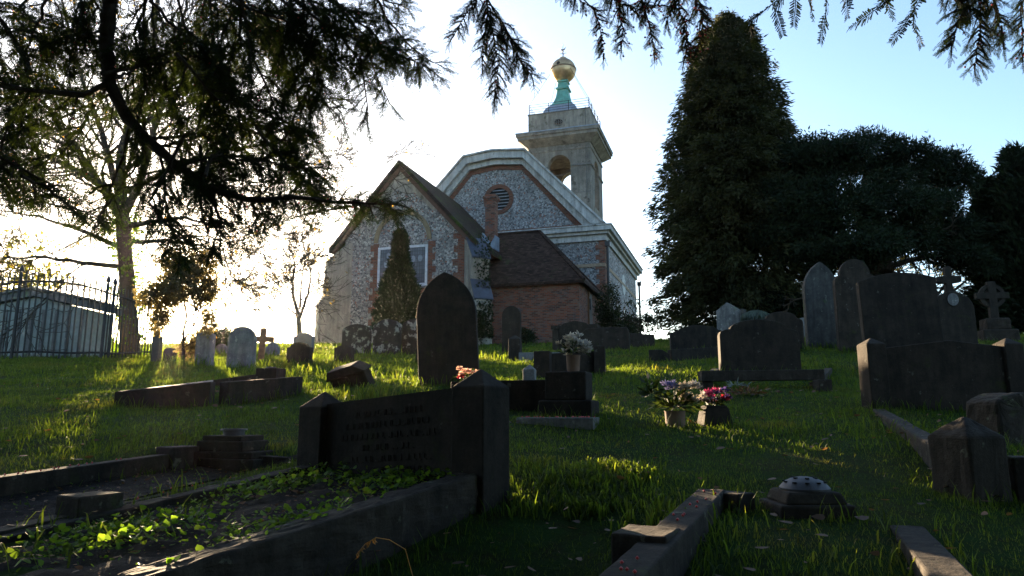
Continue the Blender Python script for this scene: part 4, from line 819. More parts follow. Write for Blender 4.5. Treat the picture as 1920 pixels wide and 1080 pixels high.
P = W(876, 712, 6.05); z = W(876, 716, 6.1).z; va = empty('flower_bunch', (P.x, P.y, z)); tag(va, 'sunlit bunch of pale pink and red flowers behind the nearest headstone', 'flowers')
leaves(va, 'stems', m_shrub, (0, 0, .03), (.08, .06, .08), 50, .05, .012); flowers(va, 'pale_pink_flowers', M_petal('pale_pink_petals', (.75, .5, .42)), rnds(9, (.01, 0, .08), (.08, .04, .03)), .03); flowers(va, 'red_flowers', m_pred, rnds(3, (-.06, 0, .05), (.03, .03, .02)), .028)
P = W(1405, 735, 7.2); z = H(P.x, P.y); va = empty('flower_bunch', (P.x, P.y, z)); tag(va, 'dark wilted wreath with bluish leaves under the stone beam', 'wreath')
leaves(va, 'dry_leaves', m_brownleaf, (0, 0, .02), (.3, .15, .1), 140, .06, .02); leaves(va, 'blue_leaves', M_leaf('blue_grey_leaves', [(.3, (.1, .14, .16)), (.7, (.2, .25, .28))], .2, 5), (-.15, -.05, .1), (.12, .06, .06), 40, .06, .014)
# ==================================================================  TREES
def tree_from(root, limbs, depth, rnd, Lk, rk=.45, up=.05, spread=.8, wig=.28, step=1, dens=1.0, minr=.006):
    segs, tips = [], []
    for pts, r0, r1 in limbs:
        n = len(pts); dense = []
        for i_ in range(n-1):
            for k in range(4): dense.append(pts[i_].lerp(pts[i_+1], k/4) + Vector((rnd.gauss(0, 1), rnd.gauss(0, 1), rnd.gauss(0, 1)))*r0*.25*(i_ > 0))
        dense.append(pts[-1]); rs = [r0 + (r1-r0)*k/(len(dense)-1) for k in range(len(dense))]; segs.append((dense, rs))
        for i_ in range(3, len(dense), step):
            if rnd.random() > dens: continue
            d = (dense[i_] - dense[i_-1]).normalized(); q = Vector((rnd.gauss(0, 1), rnd.gauss(0, .7), rnd.gauss(0, 1))); q = (q - q.dot(d)*d).normalized()
            grow(segs, tips, dense[i_], d*.6 + q*spread, Lk*rnd.uniform(.6, 1.3)*(.5+.5*rs[i_]/r0), max(minr*2, rs[i_]*rk), depth, rnd, up, wig, spread)
        grow(segs, tips, dense[-1], dense[-1]-dense[-2], Lk, r1, depth, rnd, up, wig, spread)
    return segs, tips
def segs_mesh(segs, root, name, m, minr):
    b = MB()
    for pts, rs in segs:
        rs = [max(r, minr) for r in rs]; k = 8 if rs[0] > .08 else (5 if rs[0] > .025 else 3)
        b.tube([p - root for p in pts], rs, k, cap=False)
    return b
def trunkcrown(name, label, base, trunk_limb, limbs, leafm, depth, seed, Lk, minr, leafn=0, ll=.1, lw=.07, cat='tree', bark=None, group=None, up=.05, spread=.8, dens=1.0):
    rnd = random.Random(seed); root = empty(name, base); tag(root, label, cat, group)
    ia = Vector(base); b = MB(); b.tube([p - ia for p in trunk_limb[0]], trunk_limb[1], 12); b.build('trunk', bark or m_bark, root, smooth=True)
    segs, tips = tree_from(root, limbs, depth, rnd, Lk, up=up, spread=spread, dens=dens)
    segs_mesh(segs, ia, 'branches', None, minr).build('branches', bark or m_bark, root)
    if leafn:
        T_ = np.array([tuple(t[0]-ia) for t in tips]); idx = RNG.integers(0, len(T_), leafn); n_ = leafn
        V_, F_ = diamonds(T_[idx] + RNG.normal(size=(n_, 3))*.08, RNG.normal(size=(n_, 3)) + np.array([0, 0, -.8]), ll*(.6+.8*RNG.random(n_)), lw*(.7+.6*RNG.random(n_)))
        npmesh('leaves', V_, F_, leafm, root)
    return root, segs, tips
def PL(Y, *pts, j=0): return [W(a, b_, Y + (c[0] if c else 0)) for a, b_, *c in pts]
# bare sycamore at left, ivy on the trunk
Yt = 19.0; bp = W(243, 690, Yt); bp.z = H(bp.x, bp.y)-.1
tr = [bp] + PL(Yt, (241, 600), (238, 520), (233, 460), (231, 408)); 
limbs = [(PL(Yt, (231, 408), (226, 330, .3), (242, 225, .8), (285, 110, 1.2), (300, -30, 1.5)), .17, .05),
 (PL(Yt, (231, 408), (200, 355, -.4), (130, 312, -1), (60, 280, -1.6), (-40, 240, -2)), .13, .03),
 (PL(Yt, (229, 415), (160, 300, .5), (90, 205, 1), (20, 130, 1.5)), .11, .03),
 (PL(Yt, (234, 400), (268, 330, -.5), (300, 215, -1), (335, 90, -1.5), (350, -10, -2)), .12, .03),
 (PL(Yt, (236, 425), (290, 415, -.6), (350, 408, -1.2), (410, 425, -1.6)), .09, .015),
 (PL(Yt, (237, 455), (310, 452, .6), (380, 460, .9), (420, 480, 1.1)), .07, .012),
 (PL(Yt, (228, 500), (150, 492, -.8), (70, 480, -1.6), (-30, 486, -2.4)), .08, .015),
 (PL(Yt, (228, 465), (150, 430, .4), (70, 405, .9), (-20, 392, 1.3)), .08, .015),
 (PL(Yt, (240, 360), (330, 310, 1), (430, 280, 1.8), (530, 268, 2.2), (590, 298, 2.4)), .09, .01),
 (PL(Yt, (232, 395), (190, 250, 1.2), (140, 100, 2), (110, -20, 2.4)), .11, .03)]
KIDS[0] = 4
trunkcrown('bare_sycamore_tree', 'large nearly leafless tree with ivy and a few yellow leaves behind the iron railing', tuple(bp), (tr, [.28, .23, .2, .19, .19]), limbs, m_yel, 3, 3, 1.85, .008, 900, .1, .075, 'tree')
KIDS[0] = 3
root = bpy.data.objects['bare_sycamore_tree']
iv = []
for k in range(5): iv.append(((tr[min(4, k)].lerp(tr[min(4, k+1)], .5) - bp), (.42, .42, .7)))
V_, F_ = blobcrown([(tuple(c), r) for c, r in iv], 260, .09, .08, 6, .5, .3, .6, 5); npmesh('ivy', V_, F_, m_ivy, root)
# small bare tree by the buttress
b2p = W(563, 650, 31); b2p.z = H(b2p.x, b2p.y)-.1
trunkcrown('small_bare_tree', 'small bare forked tree on the skyline left of the church', tuple(b2p), ([b2p] + PL(31, (561, 610), (558, 585)), [.14, .11, .1]),
 [(PL(31, (558, 585), (548, 550), (552, 500), (545, 455)), .09, .02), (PL(31, (560, 600), (575, 560), (583, 520), (578, 470)), .08, .02), (PL(31, (556, 590), (530, 570), (512, 560)), .05, .01), (PL(31, (562, 580), (565, 530), (572, 480)), .06, .02)], m_yel, 3, 8, .9, .014, 120, .14, .1)
for i_, (px, pb, Yv, lab) in enumerate([(1222, 632, 33, 'thin bare bush on the skyline right of the nave'), (1205, 625, 31, 'leafy yellow-green bush against the last drainpipe'), (1275, 632, 34, 'small golden bush on the skyline left of the cypress')]):
    q = W(px, pb, Yv); q.z = H(q.x, q.y) - .1
    trunkcrown('skyline_bush', lab, tuple(q), ([q, q+Vector((0, 0, .3))], [.05, .04]), [([q+Vector((0, 0, .2)), q+Vector((-.2, 0, .7)), q+Vector((-.35, 0, 1.1))], .03, .01), ([q+Vector((0, 0, .2)), q+Vector((.2, 0, .6)), q+Vector((.4, 0, .9))], .03, .01)], m_shrub, 2, 20+i_, .5, .012, (60, 500, 400)[i_], .12, .08, 'bush', group='bushes on the skyline')
# conifer
def conifer(name, label, base, top, prof, n, ll, lw, per, seed, m, droop=.5, gap=.5, trunkr=.3, group=None, cat='tree'):
    r = np.random.default_rng(seed); base = Vector(base); root = empty(name, tuple(base)); tag(root, label, cat, group)
    hgt = top - base.z; MB().tube([(0, 0, -.3), (0, 0, hgt*.5), (0, 0, hgt*.96)], [trunkr, trunkr*.6, .02], 9).build('trunk', m_barkd, root)
    nb = max(40, n//42); C, O = [], []
    for k in range(nb):
        t = (k+r.random())/nb; az = r.random()*2*pi; L = np.interp(t, [p[0] for p in prof], [p[1] for p in prof])*r.uniform(.78, 1.1)*(1.12 if r.random() < .12 else 1); z0 = t*hgt
        m_ = int(46*(.5+.5*L/max(p[1] for p in prof))); s_ = .1+.95*r.random(m_)**.75; lat = r.normal(size=m_)*.16*L*(1.15-s_)+r.normal(size=m_)*.08
        rise = .22 if droop > 0 else .55
        z = z0 + rise*L*s_*(1-t*.0) - (.38 if droop > 0 else .1)*L*s_**2 - np.abs(r.normal(size=m_))*.12*L*(droop > 0)*.6 + (1-t)*.0
        C.append(np.stack([np.cos(az)*L*s_ - np.sin(az)*lat, np.sin(az)*L*s_ + np.cos(az)*lat, z], 1)); O.append(np.tile(np.array([np.cos(az), np.sin(az), -droop*(.6+.6*r.random())]), (m_, 1)))
    C = np.concatenate(C); O = np.concatenate(O); k_ = (C[:, 2] > .05) & (C[:, 2] < hgt*1.01); C, O = C[k_], O[k_]
    CC = np.repeat(C, per, 0) + r.normal(size=(len(C)*per, 3))*ll*.45; DD = np.repeat(O + r.normal(size=O.shape)*.25, per, 0) + r.normal(size=(len(C)*per, 3))*.35
    V_, F_ = diamonds(CC, DD, ll*(.6+.8*r.random(len(CC))), lw*(.6+.8*r.random(len(CC))))
    npmesh('crown', V_, F_, m, root); return root
Yc = 26.0; pxm = Yc/FPX
q = W(1392, 620, Yc); q.z = H(q.x, q.y)
top = W(1368, 34, Yc).z; hgt = top - q.z
cprof = [(0, 115*pxm), (.08, 138*pxm), (.22, 152*pxm), (.4, 147*pxm), (.55, 126*pxm), (.66, 108*pxm), (.78, 90*pxm), (.88, 72*pxm), (.95, 50*pxm), (.98, 26*pxm), (1.0, 6*pxm)]
cyp = conifer('cypress_tree', 'tall dense conical cypress right of the church', q, top, cprof, 32000, .22, .05, 7, 4, m_con, .55, .42, .4)
q2 = W(1940, 600, 24); q2.z = H(q2.x, q2.y)
conifer('cypress_tree', 'dark upright conifer cut by the right edge of the photo', q2, W(1925, 288, 24).z, [(0, 1.15), (.3, 1.15), (.6, .8), (.85, .4), (1, .05)], 6000, .26, .07, 6, 5, m_yewfar, -.6, .2, .25)
q2 = W(1880, 600, 25); q2.z = H(q2.x, q2.y)
conifer('cypress_tree', 'shorter dark upright conifer beside the edge conifer', q2, W(1880, 345, 25).z, [(0, .9), (.3, .8), (.6, .55), (.85, .32), (1, .05)], 5000, .26, .07, 6, 6, m_yewfar, -.6, .2, .25)
# big yew
Yy = 24.0; px_ = Yy/FPX; rb_ = random.Random(77)
yb = W(1640, 620, Yy+1); yb.z = H(yb.x, yb.y); yw = empty('yew_tree', tuple(yb)); tag(yw, 'broad dark spreading yew between the cypress and the edge conifers', 'tree')
MB().tube([(0, 0, -.3), (.1, 0, 1.5), (0, 0, 3.5), (.2, 0, 6)], [.6, .5, .4, .15], 12).build('trunk', m_barkd, yw)
bl = []
for (a, b_, rx, rz_, dy) in [(1500, 300, 70, 62, 0), (1560, 300, 75, 62, -.5), (1640, 290, 75, 58, .3), (1700, 310, 70, 52, -.4), (1760, 325, 62, 42, .2), (1800, 335, 38, 24, 0), (1500, 400, 85, 75, -1), (1590, 400, 90, 75, -1.4), (1680, 390, 85, 68, -1.2), (1745, 385, 60, 30, 0), (1765, 430, 55, 26, .3), (1800, 450, 50, 24, .6), (1540, 480, 70, 30, -1), (1620, 470, 80, 34, -1.6), (1690, 455, 70, 26, -1), (1780, 480, 50, 20, 0), (1840, 500, 40, 22, 0), (1560, 545, 40, 14, 0), (1470, 560, 50, 30, 0)]:
    c = W(a, b_, Yy+dy) - yb; bl.append((tuple(c), (rx*px_, rx*px_*.9, rz_*px_)))
b2_ = []
for c, rad in bl:
    b2_.append((c, (rad[0]*.75, rad[1]*.75, rad[2]*.75)))
    for _ in range(9):
        d = Vector((rb_.gauss(0, 1), rb_.gauss(0, 1), rb_.gauss(0, .8))).normalized(); f = rb_.uniform(.22, .42); b2_.append(((c[0]+d.x*rad[0]*.8, c[1]+d.y*rad[1]*.8, c[2]+d.z*rad[2]*.8), (rad[0]*f*1.25, rad[1]*f, max(.18, rad[2]*f*.55))))
V_, F_ = blobcrown(b2_, 15000, .17, .045, 9, .0, .6, .4, 9, 1.6); npmesh('crown', V_, F_, m_yewfar, yw)
rnd = random.Random(5); sg, tp = [], []
for (a, b_) in [(1500, 350), (1580, 300), (1660, 300), (1730, 330), (1790, 350), (1770, 430), (1830, 480), (1540, 540), (1700, 520), (1760, 540), (1620, 520), (1500, 560)]:
    e = W(a, b_, Yy + rnd.uniform(-1, 1)); s_ = yb + Vector((0, 0, rnd.uniform(1.2, 3))); mid = s_.lerp(e, .5) + Vector((0, 0, .3)); tree = tree_from(None, [([s_, mid, e], .14, .03)], 2, rnd, .5, up=0); sg += tree[0]
segs_mesh(sg, yb, 'branches', None, .012).build('branches', m_barkd, yw)
# scrubby reddish thicket lit by sun beyond the yew
q = W(1740, 610, 30); q.z = H(q.x, q.y)
trunkcrown('thicket_tree', 'sunlit brown thicket tree glimpsed beneath the yew', tuple(q), ([q, q+Vector((0, 0, 1.5))], [.15, .1]), [([q+Vector((0, 0, 1.2)), q+Vector((dx*.5, 0, 2.2)), q+Vector((dx, 0, 3.0+abs(dx)*.2))], .08, .02) for dx in (-2.5, -1, .3, 1.6, 3)], m_yel, 2, 31, 1.3, .02, 1200, .14, .1)
# weeping shrub under cypress
q = W(1418, 615, 21); q.z = H(q.x, q.y); wr = empty('weeping_shrub', tuple(q)); tag(wr, 'small grey-green weeping shrub mounded right of the pale gabled headstone', 'shrub')
MB().tube([(0, 0, -.1), (0, 0, .75)], .04, 6).build('stem', m_barkd, wr)
n_ = 2600; a_ = RNG.random(n_)*2*pi; t_ = RNG.random(n_); rr_ = .42*np.sqrt(np.minimum(1, t_*1.6)); zz_ = .95 - .15*(rr_/.42)**2 - np.maximum(0, t_-.6)*1.8
V_, F_ = diamonds(np.stack([np.cos(a_)*rr_, np.sin(a_)*rr_, zz_], 1), np.stack([np.cos(a_)*.3, np.sin(a_)*.3, -np.ones(n_)], 1), .16, .02); npmesh('foliage', V_, F_, M_leaf('weeping_leaves', [(.3, (.05, .07, .06)), (.7, (.09, .12, .1))], .2, 4), wr)
# columnar conifer in front of chancel window
q = W(745, 655, 33); q.z = H(q.x, q.y); k_ = 33/FPX
conifer('columnar_conifer', 'slim pointed conifer in front of the chancel window', q, W(737, 438, 33).z, [(0, 38*k_), (.2, 38*k_), (.4, 32*k_), (.6, 20*k_), (.78, 9*k_), (.9, 8*k_), (1, 2*k_)], 30000, .16, .055, 5, 12, m_thuja, -.9, .15, .12)
# shrubs along the nave
def shrub(label, px, pb, Y, rx, rz_, n, seed, m=m_shrub, name='shrub', ll=.12, lw=.06, cat='shrub', group='shrubs growing against the church'):
    q = W(px, pb, Y); q.z = H(q.x, q.y); rt = empty(name, tuple(q)); tag(rt, label, cat, group); r = random.Random(seed)
    bl = [((r.uniform(-.5, .5)*rx, r.uniform(-.4, .4)*rx, rz_*r.uniform(.35, .9)), (rx*r.uniform(.45, .7), rx*r.uniform(.45, .7), rz_*r.uniform(.3, .5))) for _ in range(7)]
    V_, F_ = blobcrown(bl, n, ll, lw, 8, .2, .3, .4, seed, 2.); npmesh('foliage', V_, F_, m, rt)
    b = MB(); [b.tube([(0, 0, -.1), (r.uniform(-.3, .3)*rx, r.uniform(-.3, .3)*rx, rz_*.6), (r.uniform(-.6, .6)*rx, r.uniform(-.6, .6)*rx, rz_*1.0)], [.03, .02, .008], 5) for _ in range(5)]; b.build('stem', m_barkd, rt); return rt
shrub('tall dark evergreen shrub at the nave corner beside the vestry', 1140, 632, 38.5, .75, 2.9, 900, 1)
shrub('low spreading dark shrub under the nave side windows', 1172, 632, 38.5, 1.0, 1.2, 700, 2)
shrub('small dark shrub at the foot of the vestry wall', 985, 632, 35, .5, .6, 250, 3)
shrub('climbing plant at the foot of the slate-topped buttress', 897, 632, 34, .35, 1.5, 350, 4)
shrub('hedge tuft on the skyline left of the pale round headstone', 408, 662, 26, .8, .6, 400, 6, m_shrub, 'hedge', group='bushes in the glare at the left', cat='hedge')
shrub('leafy bush behind the railing at the far left', 40, 600, 24, 2.2, 3.4, 500, 7, m_yg, 'bush', .14, .09, group='bushes in the glare at the left', cat='bush')
# backlit bush around the sun, loose
q = W(345, 695, 12.5); q.z = H(q.x, q.y); k_ = 12.5/FPX; bs = empty('backlit_bush', tuple(q)); tag(bs, 'loose backlit young tree in front of the low sun, right of the railing', 'bush')
bl = []
for a, b_, rx, rz_ in [(300, 555, 34, 28), (345, 535, 34, 30), (385, 545, 20, 28), (370, 500, 28, 24), (330, 490, 30, 20), (300, 600, 16, 20), (392, 600, 10, 24), (352, 655, 16, 20), (375, 640, 14, 18), (320, 530, 20, 18)]:
    c = W(a, b_, 12.5+random.uniform(-.3, .3)) - q; bl.append((tuple(c), (rx*k_*1.25, rx*k_*1.1, rz_*k_*1.25)))
V_, F_ = blobcrown(bl, 2600, .05, .03, 7, .3, .6, .25, 13, 5.); 
npmesh('foliage', V_, F_, M_leaf('backlit_leaves', [(.3, (.09, .08, .055)), (.7, (.17, .14, .1))], .6, 3), bs)
sg, tp = tree_from(None, [([q, W(343, 640, 12.5), W(350, 590, 12.5), W(340, 520, 12.5)], .03, .01), ([W(344, 640, 12.5), W(370, 600, 12.4), W(385, 540, 12.4)], .015, .006), ([W(345, 630, 12.5), W(315, 600, 12.6), W(300, 550, 12.6)], .015, .006)], 2, random.Random(3), .35, up=.05)
segs_mesh(sg, q, 'b', None, .005).build('branches', m_barkd, bs)
# ------------------------------------------------------------------ the yew above the camera
yr = Vector((-3.2, -2.6, 0)); yr.z = H(yr.x, yr.y); over = empty('overhanging_yew_tree', tuple(yr)); tag(over, 'dark yew whose drooping boughs overhang the top and left of the picture', 'tree')
crown_pt = Vector((-2.9, -1.8, 3.6))
MB().tube([Vector((0, 0, -.4)), Vector((.05, .1, 1.2)), Vector((.2, .5, 2.5)), crown_pt - yr], [.5, .38, .33, .3], 14).build('trunk', m_barkd, over, smooth=True)
TW = None
def twig_template(k=9):
    V_, F_ = [], []; r = np.random.default_rng(2)
    def quad(a, b_, c, d): i0 = len(V_); V_.extend([a, b_, c, d]); F_.append((i0, i0+1, i0+2, i0+3))
    for i_ in range(3):
        x0, x1 = i_/3, (i_+1)/3; z0, z1 = -.15*x0**2, -.15*x1**2; w_ = .02*(1-.6*x0)
        quad((x0, -w_, z0), (x1, -w_*.8, z1), (x1, w_*.8, z1), (x0, w_, z0)); quad((x0, 0, z0-w_), (x1, 0, z1-w_*.8), (x1, 0, z1+w_*.8), (x0, 0, z0+w_))
    for i_ in range(k):
        x = .04 + .94*i_/(k-1); z = -.15*x*x
        for sgn in (-1, 1):
            L_ = .27*(1-.4*x)*r.uniform(.8, 1.2)*(.7 if i_ < 1 else 1); d = np.array([.5+.6*x*x, sgn, r.uniform(-.35, .35)]); d /= np.linalg.norm(d); p = np.array([x, 0, z]); s_ = np.cross(d, [0, 0, 1]); s_ /= np.linalg.norm(s_); w_ = .036; s_ = s_ + np.array([0, 0, r.uniform(-.5, .5)])
            m_ = p + d*L_*.5; quad(tuple(p), tuple(m_+s_*w_), tuple(p+d*L_), tuple(m_-s_*w_))
    return np.array(V_), np.array(F_)
def sprig_template(k=11):
    V_, F_ = [], []; r = np.random.default_rng(5)
    def quad(a, b_, c, d): i0 = len(V_); V_.extend([a, b_, c, d]); F_.append((i0, i0+1, i0+2, i0+3))
    quad((0, -.02, 0), (1, -.015, 0), (1, .015, 0), (0, .02, 0)); quad((0, 0, -.02), (1, 0, -.015), (1, 0, .015), (0, 0, .02))
    for i_ in range(k):
        for sgn in (-1, 1):
            x = (i_+.3+.2*sgn)/k; L_ = .5*r.uniform(.75, 1.1); d = np.array([.75, sgn, r.uniform(-.35, .25)]); d /= np.linalg.norm(d); p = np.array([x, 0, 0]); s_ = np.cross(d, [0, 0, 1]); s_ /= np.linalg.norm(s_); s_ = s_ + np.array([0, 0, r.uniform(-.4, .4)]); w_ = .033
            a1, a2 = p + d*L_*.15, p + d*L_*.8; quad(tuple(a1-s_*w_), tuple(a1+s_*w_), tuple(a2+s_*w_*.9), tuple(a2-s_*w_*.9)); e_ = p+d*L_
    return np.array(V_), np.array(F_)
TV, TF = twig_template(); SV, SF = sprig_template()
def place_twigs(P_, D_, S_, wid=1.0, TV=None, TF=None):
    TV = globals()['TV'] if TV is None else TV; TF = globals()['TF'] if TF is None else TF
    D_ = unit(D_); n_ = len(P_); up = np.array([0, 0, 1.]) + RNG.normal(size=(n_, 3))*.5
    Yv = unit(np.cross(up, D_)); Zv = np.cross(D_, Yv)
    S_ = np.broadcast_to(S_, n_)
    T_ = TV.copy(); T_[:, 1] *= wid
    V_ = P_[:, None] + (T_[None, :, 0:1]*D_[:, None] + T_[None, :, 1:2]*Yv[:, None] + T_[None, :, 2:3]*Zv[:, None])*S_[:, None, None]
    F_ = TF[None] + (np.arange(n_)*len(TV))[:, None, None]; return V_.reshape(-1, 3), F_.reshape(-1, 4)
bough_parts, stem_mb, thick_mb, berry_pts = [], MB(), MB(), []
rb = random.Random(21)
def branchlet(p, d, L_, tw=.09, dens=1.0, berries=0.0, r0=.006, droop=.5):
    n_ = max(3, int(L_/.02*dens)); pts = [p]; q = Vector(p); d = Vector(d).normalized(); P_, D_, S_ = [], [], []
    for k in range(n_):
        d = (d + Vector((rb.gauss(0, .09), rb.gauss(0, .09), rb.gauss(0, .07) - droop*.12))).normalized(); q = q + d*(L_/n_); pts.append(q.copy())
        sd_ = d.cross(Vector((rb.gauss(0, .5), rb.gauss(0, .5), 1))).normalized()*(1 if k % 2 else -1)
        td = d*.75 + sd_*.75 + Vector((0, 0, -.25*droop)) + Vector((rb.gauss(0, .2), rb.gauss(0, .2), rb.gauss(0, .2)))
        P_.append(tuple(q)); D_.append(tuple(td)); S_.append(tw*rb.uniform(.6, 1.15)*(1-.35*k/n_))
        if rb.random() < .85: P_.append(tuple(q)); D_.append(tuple(d*.7 - sd_*.8 + Vector((0, 0, -.2)))); S_.append(tw*rb.uniform(.5, 1.))
        if rb.random() < berries: berry_pts.append(q + Vector((rb.gauss(0, .02), rb.gauss(0, .02), -.012)))
    P_.append(tuple(q)); D_.append(tuple(d)); S_.append(tw)
    bough_parts.append((np.array(P_), np.array(D_), np.array(S_)))
    stem_mb.tube([a - yr for a in pts], [r0*(1-.6*k/n_) for k in range(n_+1)], 4, cap=False)
def bough(pts, r0, r1, side=.5, n=10, tw=.095, dens=1., berries=0., start=.1, thick=False, droop=.6, spread=1.0, end=True, zjit=.35):
    segs_ = [(pts[i_+1]-pts[i_]).length for i_ in range(len(pts)-1)]; tot = sum(segs_)
    def at(t):
        s_ = t*tot
        for i_, l in enumerate(segs_):
            if s_ <= l or i_ == len(segs_)-1: return pts[i_].lerp(pts[i_+1], min(1, s_/l)), (pts[i_+1]-pts[i_]).normalized()
            s_ -= l
    N_ = max(6, int(tot/.08)); pl = [at(k/N_)[0] + Vector((rb.gauss(0, 1), rb.gauss(0, 1), rb.gauss(0, 1)))*(.006 if k > 0 else 0) for k in range(N_+1)]
    (thick_mb if thick else stem_mb).tube([a - yr for a in pl], [(r0+(r1-r0)*k/N_)*(rb.uniform(.85, 1.18) if thick else 1) for k in range(N_+1)], 10 if thick else 5, cap=False)
    for k in range(n):
        t = start + (1-start)*(k+rb.random())/n; p, d = at(min(t, 1)); q = Vector((rb.gauss(0, 1), rb.gauss(0, zjit*2), rb.gauss(0, .7))); q = (q-q.dot(d)*d).normalized()
        branchlet(p, d*.6 + q*spread, side*rb.uniform(.55, 1.2)*(1.1-.5*t), tw, dens, berries, droop=droop)
    if end: branchlet(at(1)[0], at(1)[1], side*.7, tw, dens, berries, droop=droop)
Yl = 4.0
lim = PL(Yl, (250, -420, -1.6), (222, -150, -.5), (207, 0), (199, 80), (206, 155)); lp_ = [crown_pt-yr, Vector((-2.6, -.3, 4.6))-yr, Vector((-2.3, 1.2, 4.9))-yr] + [a-yr for a in lim]; lr_ = [.14, .11, .09, .07, .055, .045, .042, .038]; l2, r2_ = [], []
for i_ in range(len(lp_)-1):
    for k in range(10): l2.append(lp_[i_].lerp(lp_[i_+1], k/10) + Vector((rb.gauss(0, .004), rb.gauss(0, .004), 0))*(k > 0)); r2_.append((lr_[i_] + (lr_[i_+1]-lr_[i_])*k/10)*rb.uniform(.88, 1.14))
l2.append(lp_[-1]); r2_.append(lr_[-1]); thick_mb.tube(l2, r2_, 12, cap=False)
bough(PL(Yl, (206, 155), (160, 180, -.1), (100, 176, -.3), (40, 165, -.4), (-60, 150, -.6)), .022, .008, .3, 16, berries=.02)
bough(PL(Yl, (206, 155), (235, 215), (270, 255), (300, 285), (330, 312)), .036, .028, .35, 8, thick=True, end=False)
bough(PL(Yl, (330, 312), (400, 358), (470, 376), (550, 372), (640, 378), (700, 384), (742, 384)), .028, .005, .15, 46, tw=.085, berries=.03, droop=1.1, start=.05)
mass = [((690, -30), (730, 40), (770, 90), (820, 120), .16, 10), ((480, 235), (520, 290), (570, 340), (600, 350), .2, 12), ((560, -30), (640, 10), (700, 60), (730, 100), .2, 10), ((560, 372), (620, 378), (690, 386), (750, 395), .12, 14),  # (points, side length, n)
 ((395, -30), (399, 80), (402, 160), (410, 235), .32, 14), ((330, -20), (350, 60), (390, 170), (450, 280), .35, 15), ((430, -30), (500, 60), (560, 140), (610, 195), .33, 15),
 ((520, -30), (600, 40), (680, 80), (750, 105), (800, 125), .25, 18), ((600, -30), (660, 40), (700, 120), (728, 190), .24, 15), ((560, -20), (580, 80), (610, 170), (635, 205), .24, 13),
 ((660, -30), (710, -5), (755, 12), .15, 8), ((280, 260), (370, 250), (470, 235), (560, 250), .3, 16), ((330, 312), (430, 290), (520, 300), (585, 318), .26, 15), ((300, 290), (310, 370), (330, 440), (340, 480), .26, 12),
 ((206, 155), (270, 120), (350, 100), (430, 120), .33, 15), ((200, 90), (150, 60), (90, 50), (20, 60), .3, 12), ((100, -40), (70, 40), (40, 120), (20, 200), .3, 12), ((160, -40), (150, 40), (140, 110), .28, 9), ((206, 155), (150, 240), (90, 300), (20, 340), .3, 13),
 ((250, 230), (220, 320), (190, 400), (170, 440), .24, 10), ((40, 165), (10, 250), (-10, 330), .28, 9), ((400, 358), (410, 420), (400, 460), .2, 7), ((470, 376), (480, 410), (470, 430), .16, 5), ((330, 312), (380, 330), (450, 340), (560, 345), .22, 14), ((450, -30), (470, 90), (520, 210), (540, 260), .28, 14), ((280, -40), (290, 60), (300, 140), (330, 220), .33, 12), ((330, 100), (410, 190), (500, 210), .3, 10),
 ((480, -40), (520, 20), (590, 100), (650, 130), .28, 13), ((360, -40), (430, 20), (480, 70), (540, 90), .33, 12), ((-20, 20), (20, 60), (60, 140), (40, 230), .28, 10), ((40, 330), (80, 350), (120, 380), (170, 400), .2, 8), ((-30, 300), (20, 320), (60, 360), .2, 7)]
for k, mm in enumerate(mass + [tuple((q[0] + rb.uniform(-60, 60), q[1] + rb.uniform(-40, 30)) for q in m_[:-2]) + m_[-2:] for m_ in mass if m_[0][0] < 620]):
    pts = mm[:-2]; dz = rb.uniform(-.45, .7); bough([W(a, b_, Yl + dz + .25*i_) if a != 206 and b_ != 312 else W(a, b_, Yl) for i_, (a, b_) in enumerate(pts)], .011, .004, mm[-2]*1.0, int(mm[-1]*1.5), tw=.095, berries=.015)
# hanging sprays along the top
for pts, sd_, n_, Yk, be in [(((900, -60), (895, 0), (870, 35), (852, 65)), .1, 9, 3.6, .03), (((905, -60), (920, 40), (935, 110), (930, 175)), .15, 17, 3.6, .06), (((915, 0), (950, 60), (975, 110), (995, 140)), .13, 15, 3.6, .06), (((910, -20), (915, 40), (905, 90), (905, 120)), .1, 9, 3.6, .03),
    (((1010, -80), (1080, -5), (1120, 22), (1130, 70), (1132, 100)), .07, 12, 3.3, .35), (((1150, -60), (1160, 10), (1168, 60), (1165, 85)), .07, 9, 3.3, .35), (((1185, -60), (1205, 10), (1222, 60), (1226, 100)), .07, 10, 3.3, .35), (((1260, -60), (1275, 20), (1290, 70), (1284, 105)), .09, 13, 3.3, .4), (((1290, -60), (1310, 10), (1318, 60), (1305, 95)), .09, 13, 3.3, .4), (((1120, -60), (1150, 0), (1190, 20), (1240, 10)), .08, 10, 3.3, .35),
    (((1250, -60), (1265, 0), (1250, 40)), .06, 6, 3.3, .3), (((1850, -80), (1840, 0), (1835, 60), (1828, 120)), .13, 16, 3.4, .05), (((1840, -40), (1800, 30), (1785, 85)), .11, 10, 3.4, .03), (((1850, -40), (1875, 30), (1880, 75)), .1, 9, 3.4, .03), (((1925, -60), (1915, 20), (1918, 100)), .1, 9, 3.4, .03), (((1760, -60), (1790, 0), (1830, 20)), .12, 9, 3.4, .03)]:
    bough([W(a, b_, Yk) for a, b_ in pts], .006, .002, sd_*.85, int(n_*2.6), tw=.048 if be > .2 else .056, dens=1.25, berries=be*.8, droop=1.4, start=.25)
